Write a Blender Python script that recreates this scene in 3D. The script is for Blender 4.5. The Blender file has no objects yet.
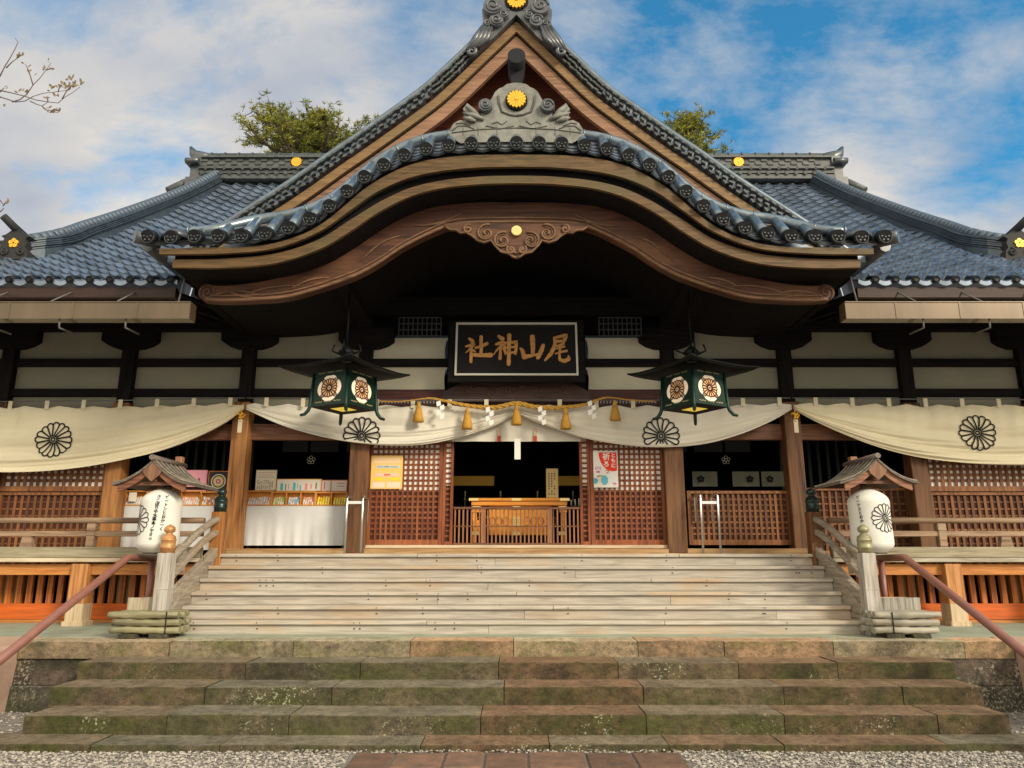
import bpy, math, random
from mathutils import Vector, Matrix
C = bpy.context.scene
COL = C.collection
R = math.radians
random.seed(7)

# ------------------------------------------------------------------ camera, sky, sun, exposure
PITCH = R(13.2); F = 740.0; CAMZ = 1.62
cd = bpy.data.cameras.new('camera'); cam = bpy.data.objects.new('camera', cd); COL.objects.link(cam)
cam.location = (0, 0, CAMZ); cam.rotation_euler = (math.pi / 2 + PITCH, 0, 0)
cd.sensor_width = 36; cd.lens = F / 1024 * 36; cd.shift_x = -4.5 / 1024
cd.clip_start = 0.05; cd.clip_end = 2000
C.camera = cam
C.view_settings.view_transform = 'Standard'; C.view_settings.look = 'None'
C.view_settings.gamma = 1; C.view_settings.exposure = 0.68; C.view_settings.use_curve_mapping = False
C.cycles.max_bounces = 6; C.cycles.diffuse_bounces = 3; C.cycles.glossy_bounces = 3
C.cycles.use_denoising = True

SUN_EL = 27; SUN_AZ = 42          # azimuth measured from -Y (behind the camera) towards +X
w = bpy.data.worlds.new('World'); C.world = w; w.use_nodes = True
nt = w.node_tree; N = nt.nodes; L = nt.links; N.clear()
def nn(t, **k):
    n = N.new(t)
    for a, b in k.items(): setattr(n, a, b)
    return n
out = nn('ShaderNodeOutputWorld'); bg = nn('ShaderNodeBackground'); L.new(bg.outputs[0], out.inputs[0])
sky = nn('ShaderNodeTexSky', sky_type='NISHITA'); sky.sun_disc = False
sky.sun_elevation = R(SUN_EL); sky.sun_rotation = R(180 - SUN_AZ); sky.air_density = 1.0; sky.dust_density = 0.6; sky.ozone_density = 2.0
bg.inputs[1].default_value = 0.13
tc = nn('ShaderNodeTexCoord'); sep = nn('ShaderNodeSeparateXYZ'); L.new(tc.outputs['Generated'], sep.inputs[0])
az = nn('ShaderNodeMath', operation='ADD'); L.new(sep.outputs[2], az.inputs[0]); az.inputs[1].default_value = 0.35
dx = nn('ShaderNodeMath', operation='DIVIDE'); L.new(sep.outputs[0], dx.inputs[0]); L.new(az.outputs[0], dx.inputs[1])
dy = nn('ShaderNodeMath', operation='DIVIDE'); L.new(sep.outputs[1], dy.inputs[0]); L.new(az.outputs[0], dy.inputs[1])
cb = nn('ShaderNodeCombineXYZ'); L.new(dx.outputs[0], cb.inputs[0]); L.new(dy.outputs[0], cb.inputs[1])
mp = nn('ShaderNodeMapping'); mp.inputs['Location'].default_value = (5.6, 11.2, 4.4); mp.inputs['Scale'].default_value = (1.5, 2.3, 1)
mp.inputs['Rotation'].default_value = (0, 0, R(18)); L.new(cb.outputs[0], mp.inputs[0])
cn = nn('ShaderNodeTexNoise'); cn.inputs['Scale'].default_value = 1.5; cn.inputs['Detail'].default_value = 9; cn.inputs['Roughness'].default_value = 0.62
cn.inputs['Distortion'].default_value = 0.15; L.new(mp.outputs[0], cn.inputs['Vector'])
# more cloud towards the left, a clear patch up on the right
bias = nn('ShaderNodeMath', operation='MULTIPLY_ADD'); L.new(sep.outputs[0], bias.inputs[0]); bias.inputs[1].default_value = -0.13; low = nn('ShaderNodeMath', operation='MULTIPLY_ADD'); L.new(sep.outputs[2], low.inputs[0]); low.inputs[1].default_value = -0.62; low.inputs[2].default_value = 0.335
lo2 = nn('ShaderNodeMath', operation='ADD'); L.new(low.outputs[0], lo2.inputs[0]); L.new(cn.outputs[0], lo2.inputs[1]); L.new(lo2.outputs[0], bias.inputs[2])
cr = nn('ShaderNodeValToRGB'); cr.color_ramp.elements[0].position = 0.385; cr.color_ramp.elements[1].position = 0.60; L.new(bias.outputs[0], cr.inputs[0])
mp2 = nn('ShaderNodeMapping'); mp2.inputs['Location'].default_value = (4.2, 1.9, 0); L.new(mp.outputs[0], mp2.inputs[0])
cn2 = nn('ShaderNodeTexNoise'); cn2.inputs['Scale'].default_value = 1.6; cn2.inputs['Detail'].default_value = 6; L.new(mp2.outputs[0], cn2.inputs['Vector'])
cc = nn('ShaderNodeValToRGB'); cc.color_ramp.elements[0].position = 0.35; cc.color_ramp.elements[0].color = (1.9, 2.2, 2.7, 1)
cc.color_ramp.elements[1].position = 0.66; cc.color_ramp.elements[1].color = (4.0, 3.7, 3.3, 1); L.new(cn2.outputs[0], cc.inputs[0])
tint = nn('ShaderNodeMix', data_type='RGBA', blend_type='MULTIPLY'); tint.inputs[0].default_value = 1.0
L.new(sky.outputs[0], tint.inputs[6]); tint.inputs[7].default_value = (0.26, 0.86, 0.98, 1)
mx = nn('ShaderNodeMix', data_type='RGBA'); L.new(cr.outputs[0], mx.inputs[0]); L.new(tint.outputs[2], mx.inputs[6]); L.new(cc.outputs[0], mx.inputs[7])
# unseen sky behind the camera: bright warm tone added to light the facade
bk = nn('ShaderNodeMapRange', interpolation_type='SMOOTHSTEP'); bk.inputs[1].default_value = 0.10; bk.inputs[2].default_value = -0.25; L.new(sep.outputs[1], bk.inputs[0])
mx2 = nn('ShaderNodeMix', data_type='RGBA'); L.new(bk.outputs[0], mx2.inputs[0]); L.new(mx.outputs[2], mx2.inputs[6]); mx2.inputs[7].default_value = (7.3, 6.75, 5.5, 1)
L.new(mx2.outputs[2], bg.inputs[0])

sl = bpy.data.lights.new('sun', 'SUN'); sun = bpy.data.objects.new('sun', sl); COL.objects.link(sun)
sl.energy = 2.0; sl.angle = R(14); sl.color = (1.0, 0.89, 0.70)
sd = Vector((math.sin(R(SUN_AZ)) * math.cos(R(SUN_EL)), -math.cos(R(SUN_AZ)) * math.cos(R(SUN_EL)), math.sin(R(SUN_EL))))
sun.rotation_euler = sd.to_track_quat('Z', 'Y').to_euler(); sun.location = sd * 40

# ------------------------------------------------------------------ measuring helper: photo measurement at a known distance -> X, Z
def U(px, py, Y):
    xn = (px - 516.5) / F; yn = (384 - py) / F
    s = Y / (math.cos(PITCH) - yn * math.sin(PITCH))
    return (xn * s, CAMZ + s * (math.sin(PITCH) + yn * math.cos(PITCH)))
def UZ(py, Y): return U(516.5, py, Y)[1]
def UX(px, py, Y): return U(px, py, Y)[0]

# ------------------------------------------------------------------ materials
MC = {}
def mat(name, col, rough=0.7, metal=0.0, noise=0.0, nscale=6.0, bump=0.0, bscale=None, stretch=(1, 1, 1), col2=None, spec=0.5, island=0.0, coat=0.0, detail=6.0, emit=None):
    if name in MC: return MC[name]
    m = bpy.data.materials.new(name); m.use_nodes = True; MC[name] = m
    t = m.node_tree; b = t.nodes['Principled BSDF']
    b.inputs['Roughness'].default_value = rough; b.inputs['Metallic'].default_value = metal
    b.inputs['Specular IOR Level'].default_value = spec; b.inputs['Coat Weight'].default_value = coat; b.inputs['Coat Roughness'].default_value = 0.2
    b.inputs['Base Color'].default_value = (*col, 1)
    if emit: b.inputs['Emission Color'].default_value = (*emit[0], 1); b.inputs['Emission Strength'].default_value = emit[1]
    if not (noise or bump or col2 or island): return m
    tcn = t.nodes.new('ShaderNodeTexCoord'); mpn = t.nodes.new('ShaderNodeMapping'); mpn.inputs['Scale'].default_value = stretch
    t.links.new(tcn.outputs['Object'], mpn.inputs[0])
    nz = t.nodes.new('ShaderNodeTexNoise'); nz.inputs['Scale'].default_value = nscale; nz.inputs['Detail'].default_value = detail; nz.inputs['Roughness'].default_value = 0.6
    t.links.new(mpn.outputs[0], nz.inputs['Vector'])
    c2 = col2 or tuple(c * (1 - noise) for c in col)
    rp = t.nodes.new('ShaderNodeValToRGB'); rp.color_ramp.elements[0].position = 0.32; rp.color_ramp.elements[1].position = 0.66
    rp.color_ramp.elements[0].color = (*c2, 1); rp.color_ramp.elements[1].color = (*col, 1)
    t.links.new(nz.outputs[0], rp.inputs[0]); last = rp.outputs[0]
    if island:
        g = t.nodes.new('ShaderNodeNewGeometry'); hs = t.nodes.new('ShaderNodeHueSaturation')
        ma = t.nodes.new('ShaderNodeMapRange'); ma.inputs[3].default_value = 1 - island; ma.inputs[4].default_value = 1 + island
        t.links.new(g.outputs['Random Per Island'], ma.inputs[0]); t.links.new(ma.outputs[0], hs.inputs['Value']); t.links.new(last, hs.inputs['Color']); last = hs.outputs[0]
    t.links.new(last, b.inputs['Base Color'])
    if bump:
        nb = t.nodes.new('ShaderNodeTexNoise'); nb.inputs['Scale'].default_value = bscale or nscale * 3; nb.inputs['Detail'].default_value = 8
        t.links.new(mpn.outputs[0], nb.inputs['Vector'])
        bp = t.nodes.new('ShaderNodeBump'); bp.inputs['Strength'].default_value = bump; bp.inputs['Distance'].default_value = 0.02
        t.links.new(nb.outputs[0], bp.inputs['Height']); t.links.new(bp.outputs[0], b.inputs['Normal'])
    return m

def wood(name, col, dark, axis=2, rough=0.6, patch=None, patch_amt=0.45, grain=1.0, spec=0.4, island=0.12, gstr=0.3):
    """wood with long grain along one axis, broad tone patches and a fine relief"""
    if name in MC: return MC[name]
    m = bpy.data.materials.new(name); m.use_nodes = True; MC[name] = m
    t = m.node_tree; b = t.nodes['Principled BSDF']; b.inputs['Roughness'].default_value = rough; b.inputs['Specular IOR Level'].default_value = spec
    NW = t.nodes.new; LK = t.links.new
    tcn = NW('ShaderNodeTexCoord'); g = NW('ShaderNodeNewGeometry')
    off = NW('ShaderNodeVectorMath'); off.operation = 'SCALE'; off.inputs[0].default_value = (13, 7, 11) if name != 'weathered_plank' else (.9, .5, .6); LK(g.outputs['Random Per Island'], off.inputs['Scale'])
    ad = NW('ShaderNodeVectorMath'); ad.operation = 'ADD'; LK(tcn.outputs['Object'], ad.inputs[0]); LK(off.outputs[0], ad.inputs[1])
    mpn = NW('ShaderNodeMapping'); s = [1, 1, 1]; s[axis] = 0.07; mpn.inputs['Scale'].default_value = s; LK(ad.outputs[0], mpn.inputs[0])
    n1 = NW('ShaderNodeTexNoise'); n1.inputs['Scale'].default_value = 26 * grain; n1.inputs['Detail'].default_value = 7; n1.inputs['Distortion'].default_value = 0.8; LK(mpn.outputs[0], n1.inputs['Vector'])
    rp = NW('ShaderNodeValToRGB'); rp.color_ramp.elements[0].position = 0.33; rp.color_ramp.elements[1].position = 0.62
    rp.color_ramp.elements[0].color = (*dark, 1); rp.color_ramp.elements[1].color = (*col, 1); ck_ = rp.color_ramp.elements.new(.26); ck_.color = (*[c * (.35 if name != 'weathered_plank' else .8) for c in dark], 1); LK(n1.outputs[0], rp.inputs[0]); last = rp.outputs[0]
    mp3 = NW('ShaderNodeMapping'); s2 = [1, 1, 1]; s2[axis] = 0.3; mp3.inputs['Scale'].default_value = s2; LK(ad.outputs[0], mp3.inputs[0])
    n2 = NW('ShaderNodeTexNoise'); n2.inputs['Scale'].default_value = 2.2; n2.inputs['Detail'].default_value = 5; LK(mp3.outputs[0], n2.inputs['Vector'])
    if patch:
        r2 = NW('ShaderNodeValToRGB'); r2.color_ramp.elements[0].position = 0.5; r2.color_ramp.elements[1].position = 0.68
        r2.color_ramp.elements[0].color = (0, 0, 0, 1); r2.color_ramp.elements[1].color = (patch_amt,) * 3 + (1,); LK(n2.outputs[0], r2.inputs[0])
        mm = NW('ShaderNodeMix'); mm.data_type = 'RGBA'; LK(r2.outputs[0], mm.inputs[0]); LK(last, mm.inputs[6]); mm.inputs[7].default_value = (*patch, 1); last = mm.outputs[2]
    hs = NW('ShaderNodeHueSaturation'); ma = NW('ShaderNodeMapRange'); ma.inputs[3].default_value = 1 - island; ma.inputs[4].default_value = 1 + island
    LK(g.outputs['Random Per Island'], ma.inputs[0]); LK(ma.outputs[0], hs.inputs['Value']); LK(last, hs.inputs['Color'])
    LK(hs.outputs[0], b.inputs['Base Color'])
    bp = NW('ShaderNodeBump'); bp.inputs['Strength'].default_value = gstr; bp.inputs['Distance'].default_value = 0.006
    LK(n1.outputs[0], bp.inputs['Height']); LK(bp.outputs[0], b.inputs['Normal'])
    return m

def stone(name, a, bcol, moss, lichen, mossamt=0.5, lich=0.66, island=0.16, rough=0.85):
    if name in MC: return MC[name]
    m = bpy.data.materials.new(name); m.use_nodes = True; MC[name] = m
    t = m.node_tree; b = t.nodes['Principled BSDF']; b.inputs['Roughness'].default_value = rough; b.inputs['Specular IOR Level'].default_value = 0.3
    NW = t.nodes.new; LK = t.links.new
    tcn = NW('ShaderNodeTexCoord'); g = NW('ShaderNodeNewGeometry')
    def noise(sc, det, stretch=(1, 1, 1), rr=0.6, loc=(0, 0, 0)):
        mpn = NW('ShaderNodeMapping'); mpn.inputs['Scale'].default_value = stretch; mpn.inputs['Location'].default_value = loc; LK(tcn.outputs['Object'], mpn.inputs[0])
        n = NW('ShaderNodeTexNoise'); n.inputs['Scale'].default_value = sc; n.inputs['Detail'].default_value = det; n.inputs['Roughness'].default_value = rr; LK(mpn.outputs[0], n.inputs['Vector']); return n.outputs[0]
    def ramp(f, p0, p1, c0=(0, 0, 0), c1=(1, 1, 1)):
        r = NW('ShaderNodeValToRGB'); r.color_ramp.elements[0].position = p0; r.color_ramp.elements[1].position = p1
        r.color_ramp.elements[0].color = (*c0, 1); r.color_ramp.elements[1].color = (*c1, 1); LK(f, r.inputs[0]); return r.outputs[0]
    def mix(f, x, y):
        q = NW('ShaderNodeMix'); q.data_type = 'RGBA'; LK(f, q.inputs[0])
        for s, v in ((6, x), (7, y)):
            if isinstance(v, tuple): q.inputs[s].default_value = (*v, 1)
            else: LK(v, q.inputs[s])
        return q.outputs[2]
    base = ramp(noise(5, 8), 0.35, 0.65, bcol, a)
    # every block has its own tone: some redder, some greyer
    rnd = ramp(g.outputs['Random Per Island'], 0.2, 0.8)
    hue = mix(rnd, (1.25, 0.96, 0.82), (0.78, 0.98, 1.08))
    q = NW('ShaderNodeMix'); q.data_type = 'RGBA'; q.blend_type = 'MULTIPLY'; q.inputs[0].default_value = 0.5; LK(base, q.inputs[6]); LK(hue, q.inputs[7])
    base = mix(ramp(noise(1.7, 9, (.7, 1, 1.8), .68), 0.50 - 0.13 * mossamt, 0.70 - 0.1 * mossamt, c1=(0.9,) * 3), q.outputs[2], moss)
    base = mix(ramp(noise(1.1, 7, (1, 1, 1), 0.7, (9, 3, 1)), 0.54, 0.66, c1=(0.7,) * 3), base, tuple(c * 0.45 for c in bcol))
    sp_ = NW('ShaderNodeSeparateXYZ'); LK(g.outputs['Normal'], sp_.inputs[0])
    upm = NW('ShaderNodeMapRange'); upm.inputs[1].default_value = .8; upm.inputs[2].default_value = .98; upm.inputs[4].default_value = .7; LK(sp_.outputs[2], upm.inputs[0])  # upward faces lightened: worn treads, plus sky light put into the colour
    worn_lit = ramp(noise(3, 6, loc=(1, 7, 4)), .3, .7, (a[0] * 1.2, a[1] * 1.3, a[2] * 1.45), (a[0] * 2.6, a[1] * 2.8, a[2] * 3.1)); q4 = NW('ShaderNodeMix'); q4.data_type = 'RGBA'; q4.blend_type = 'MULTIPLY'; q4.inputs[0].default_value = .75; LK(worn_lit, q4.inputs[6]); LK(hue, q4.inputs[7]); base = mix(upm.outputs[0], base, q4.outputs[2])
    lmask = NW('ShaderNodeMath'); lmask.operation = 'MULTIPLY'
    LK(ramp(noise(34, 3, rr=0.75, loc=(2, 5, 8)), lich - 0.07, lich - 0.03), lmask.inputs[0]); LK(ramp(noise(1.3, 4, loc=(5, 5, 2)), 0.53, 0.64), lmask.inputs[1])
    base = mix(lmask.outputs[0], base, lichen)
    gr = ramp(noise(75, 5, rr=.8), .30, .70, (.50, .48, .46), (1.35, 1.33, 1.28)); q2 = NW('ShaderNodeMix'); q2.data_type = 'RGBA'; q2.blend_type = 'MULTIPLY'; q2.inputs[0].default_value = 1; LK(base, q2.inputs[6]); LK(gr, q2.inputs[7])
    gr2 = ramp(noise(13, 8, (1, 1, 1.5), rr=.75, loc=(3, 3, 3)), .36, .56, (.55, .55, .55), (1.12, 1.12, 1.12)); q3 = NW('ShaderNodeMix'); q3.data_type = 'RGBA'; q3.blend_type = 'MULTIPLY'; q3.inputs[0].default_value = 1; LK(q2.outputs[2], q3.inputs[6]); LK(gr2, q3.inputs[7]); base = q3.outputs[2]
    hs = NW('ShaderNodeHueSaturation'); ma = NW('ShaderNodeMapRange'); ma.inputs[3].default_value = 1 - island; ma.inputs[4].default_value = 1 + island
    rn2 = NW('ShaderNodeMath'); rn2.operation = 'MULTIPLY'; LK(g.outputs['Random Per Island'], rn2.inputs[0]); rn2.inputs[1].default_value = 7.31
    fr = NW('ShaderNodeMath'); fr.operation = 'FRACT'; LK(rn2.outputs[0], fr.inputs[0])
    LK(fr.outputs[0], ma.inputs[0]); LK(ma.outputs[0], hs.inputs['Value']); LK(base, hs.inputs['Color']); LK(hs.outputs[0], b.inputs['Base Color'])
    bp = NW('ShaderNodeBump'); bp.inputs['Strength'].default_value = 0.9; bp.inputs['Distance'].default_value = 0.018
    LK(noise(30, 10, rr=0.78), bp.inputs['Height']); LK(bp.outputs[0], b.inputs['Normal'])
    return m

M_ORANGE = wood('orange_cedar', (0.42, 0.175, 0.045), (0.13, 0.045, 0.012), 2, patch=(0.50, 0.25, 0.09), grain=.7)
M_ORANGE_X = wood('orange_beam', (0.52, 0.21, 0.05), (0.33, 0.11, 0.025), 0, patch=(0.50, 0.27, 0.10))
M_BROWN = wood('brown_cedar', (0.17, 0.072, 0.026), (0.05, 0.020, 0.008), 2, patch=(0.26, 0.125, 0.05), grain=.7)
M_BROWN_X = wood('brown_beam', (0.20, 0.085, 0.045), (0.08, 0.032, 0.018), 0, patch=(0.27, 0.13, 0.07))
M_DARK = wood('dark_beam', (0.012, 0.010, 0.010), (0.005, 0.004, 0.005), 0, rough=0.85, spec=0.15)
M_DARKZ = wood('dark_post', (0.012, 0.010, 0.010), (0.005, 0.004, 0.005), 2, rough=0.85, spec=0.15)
M_LATT = wood('lattice_wood', (0.27, 0.070, 0.02), (0.11, 0.027, 0.010), 2, island=0.25, patch=(0.36, 0.15, 0.06))
M_LATT2 = wood('lattice_wood_brown', (0.23, 0.088, 0.03), (0.10, 0.036, 0.013), 2, island=0.3, patch=(0.36, 0.16, 0.05))
M_SLAT = wood('underfloor_slat', (0.55, 0.17, 0.03), (0.25, 0.06, 0.015), 2)
M_VERMIL = wood('vermilion_board', (0.66, 0.13, 0.015), (0.42, 0.09, 0.015), 0)
M_GREY_X = wood('weathered_plank', (0.46, 0.415, 0.355), (0.31, 0.275, 0.23), 0, rough=0.85, patch=(0.42, 0.27, 0.14), patch_amt=0.6, island=0.12)
M_GREY_Y = wood('weathered_rail', (0.33, 0.28, 0.22), (0.19, 0.155, 0.12), 1, rough=0.8, patch=(0.36, 0.24, 0.14), patch_amt=0.5, gstr=.12)
M_GREYRAIL = wood('weathered_rail_brown', (0.33, 0.22, 0.14), (0.16, 0.10, 0.065), 0, rough=0.75, patch=(0.40, 0.30, 0.20), patch_amt=0.6)
M_GREYSIDE = wood('weathered_side_board', (0.34, 0.30, 0.21), (0.20, 0.17, 0.11), 0, rough=0.8, patch=(0.38, 0.24, 0.14), patch_amt=0.5)
M_PALEPOST = wood('pale_newel_wood', (0.45, 0.42, 0.38), (0.26, 0.235, 0.20), 2, rough=0.8)
M_EAVEGOLD = wood('golden_eave_board', (0.14, 0.078, 0.027), (0.055, 0.03, 0.010), 0, rough=0.6, patch=(0.095, 0.08, 0.033), patch_amt=0.7, island=0.05, grain=1.6)
M_BARGE = wood('gable_barge_wood', (0.25, 0.145, 0.06), (0.12, 0.066, 0.026), 0, rough=0.6, patch=(0.16, 0.12, 0.055), patch_amt=0.6, island=0.05, grain=1.6)
M_HAFU = wood('red_brown_bargeboard', (0.10, 0.036, 0.018), (0.03, 0.011, 0.006), 0, rough=0.55, patch=(0.22, 0.10, 0.045), patch_amt=0.6, island=0.05, grain=0.8)
M_CARVE = wood('carved_edge_wood', (0.22, 0.12, 0.065), (0.10, 0.05, 0.028), 0, rough=0.6)
M_STACK = mat('ridge_stack_tile', (0.07, 0.095, 0.12), 0.35, metal=0.3, noise=0.4, nscale=6, spec=0.6)
M_TILE = mat('glazed_roof_tile', (0.26, 0.32, 0.41), 0.42, metal=0.5, noise=0.55, nscale=2.2, spec=0.9, coat=0.4)
M_TILEB = mat('glazed_barrel_tile', (0.14, 0.19, 0.235), 0.36, metal=0.35, noise=0.5, nscale=5, island=0.1, spec=0.8, coat=0.8)
M_TILED = mat('dark_ornament_tile', (0.075, 0.085, 0.10), 0.38, noise=0.6, nscale=9, spec=0.7, coat=0.3)
M_TILEF = mat('eave_disc_tile', (0.012, 0.014, 0.017), 0.55, noise=0.5, nscale=20, spec=0.25)
M_RIDGE = mat('ridge_tile', (0.085, 0.095, 0.095), 0.5, noise=0.5, nscale=8, island=0.25, spec=0.5)
M_ONI = mat('pale_grey_carved_tile', (0.26, 0.26, 0.235), 0.75, noise=0.45, nscale=7, bump=0.4, bscale=40)
M_GOLD = mat('gold_leaf', (0.95, 0.50, 0.04), 0.42, metal=0.35, noise=0.2, nscale=30)
M_BRASS = mat('pale_brass', (0.85, 0.66, 0.28), 0.35, metal=0.6)
M_NEARBLACK = mat('deep_interior', (0.006, 0.006, 0.007), 0.9, spec=0.1)  # near-black colour stands in for the shade deep inside and under the floor
M_PLAST = mat('eave_shade_plaster', (0.31, 0.285, 0.22), 0.9, noise=0.12, nscale=1.2, bump=0.1, bscale=30, col2=(0.25, 0.255, 0.195))  # darker than the porch plaster: eave shade put into the colour
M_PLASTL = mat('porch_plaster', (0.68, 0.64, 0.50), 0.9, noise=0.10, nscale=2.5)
M_CLOTH = mat('cream_curtain_cloth', (0.80, 0.73, 0.54), 0.95, noise=0.10, nscale=1.6, bump=0.25, bscale=26, stretch=(.35, 1, 2.2), spec=0.1, col2=(0.70, 0.63, 0.45))
M_CLOTHW = mat('white_curtain_cloth', (0.74, 0.70, 0.60), 0.95, noise=0.08, nscale=1.6, bump=0.25, bscale=26, stretch=(.35, 1, 2.2), spec=0.1)
M_WHITE = mat('white_table_cloth', (0.66, 0.665, 0.67), 0.9, noise=0.06, nscale=3, spec=0.1)
M_PAPER = mat('white_shoji_paper', (0.90, 0.84, 0.78), 0.9, noise=0.1, nscale=6, spec=0.1)
M_PLAIN = mat('paper_lantern_skin', (0.72, 0.71, 0.66), 0.8, noise=0.05, nscale=5, spec=0.1)
M_INK = mat('black_ink', (0.02, 0.02, 0.022), 0.8, spec=0.1)
M_INKF = mat('faded_ink', (0.16, 0.15, 0.16), 0.8, spec=0.1)
M_BRONZE = mat('green_bronze', (0.006, 0.034, 0.024), 0.45, metal=0.3, noise=0.4, nscale=12)
M_BRONZED = mat('dark_bronze', (0.003, 0.006, 0.007), 0.6, metal=0.0, spec=.2, noise=0.4, nscale=12)
M_GIBO = mat('verdigris_metal', (0.05, 0.085, 0.08), 0.35, metal=0.7, noise=0.5, nscale=14)
M_GIBOY = mat('yellowed_copper_cap', (0.36, 0.34, 0.20), 0.45, metal=0.3, noise=0.35, nscale=12)
M_GIBOO = mat('orange_copper_cap', (0.60, 0.30, 0.12), 0.42, metal=0.3, noise=0.35, nscale=12)
M_COPPER = mat('tarnished_gutter_metal', (0.145, 0.10, 0.06), 0.25, metal=0.4, noise=0.35, nscale=1.6, stretch=(1.6, 1, .3), col2=(0.09, 0.062, 0.036), coat=.3)
M_PIPE = mat('pinkish_painted_pipe', (0.26, 0.115, 0.09), 0.4, noise=0.3, nscale=9, col2=(0.22, 0.09, 0.07), spec=0.5)
M_STEEL = mat('stainless_steel', (0.75, 0.75, 0.74), 0.25, metal=0.9)
M_ROPE = mat('golden_straw_rope', (0.72, 0.40, 0.07), 0.8, noise=0.4, nscale=60, bump=0.5, bscale=200)
M_TASSEL = mat('golden_tassel', (0.68, 0.36, 0.05), 0.8, noise=0.5, nscale=50, stretch=(4, 4, .3))
M_STONE = stone('mossy_step_stone', (0.175, 0.125, 0.080), (0.075, 0.060, 0.040), (0.068, 0.075, 0.020), (0.42, 0.42, 0.30), 0.75, lich=0.655)
M_STONEW = stone('dark_lichened_wall_stone', (0.13, 0.105, 0.085), (0.045, 0.038, 0.032), (0.06, 0.07, 0.03), (0.38, 0.36, 0.28), 0.4, lich=0.60)
M_STONEC = stone('sandy_cap_stone', (0.38, 0.28, 0.18), (0.19, 0.15, 0.10), (0.15, 0.16, 0.045), (0.42, 0.44, 0.33), 0.3, lich=0.7)
M_PAVE = mat('brown_paving_stone', (0.24, 0.13, 0.085), 0.8, noise=0.45, nscale=7, bump=0.5, bscale=25, island=0.3, col2=(0.13, 0.085, 0.06))
M_PINK = mat('pink_paving', (0.50, 0.33, 0.25), 0.85, noise=0.3, nscale=4, bump=0.3, bscale=30)
M_PLAT = mat('pale_green_grey_floor', (0.36, 0.40, 0.33), 0.75, noise=0.3, nscale=3, bump=0.2, bscale=20, col2=(0.25, 0.29, 0.21))
M_GRAVEL = mat('grey_gravel', (0.36, 0.33, 0.30), 0.9, noise=0.5, nscale=60, bump=1.0, bscale=90, island=0.0)
M_PEB = mat('pebble', (0.40, 0.36, 0.31), 0.85, noise=0.3, nscale=20, island=0.55)
M_BAMBOO = mat('weathered_bamboo', (0.33, 0.31, 0.18), 0.6, noise=0.5, nscale=5, stretch=(.3, 3, 3), island=0.25, col2=(0.10, 0.085, 0.05))
M_BAMBOOG = mat('grey_bamboo', (0.40, 0.38, 0.32), 0.65, noise=0.5, nscale=5, stretch=(.3, 3, 3), island=0.2, col2=(0.20, 0.17, 0.12))
M_BARK = mat('bark', (0.10, 0.065, 0.045), 0.9, noise=0.5, nscale=8, bump=0.6)
M_TWIG = mat('twig', (0.16, 0.10, 0.09), 0.8, noise=0.3, nscale=20)
M_LEAFB = mat('dry_leaf', (0.24, 0.17, 0.09), 0.7, noise=0.4, nscale=4, island=0.4)
M_PINE = mat('pine_needles', (0.36, 0.34, 0.04), 0.7, noise=0.55, nscale=0.9, island=0.35, col2=(0.11, 0.145, 0.02))
M_PLANTOX = mat('charm_tray_wood', (0.72, 0.30, 0.05), 0.6, noise=0.2, nscale=8)
def flat(name, c, **k): return mat(name, c, 0.8, spec=0.2, **k)

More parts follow.
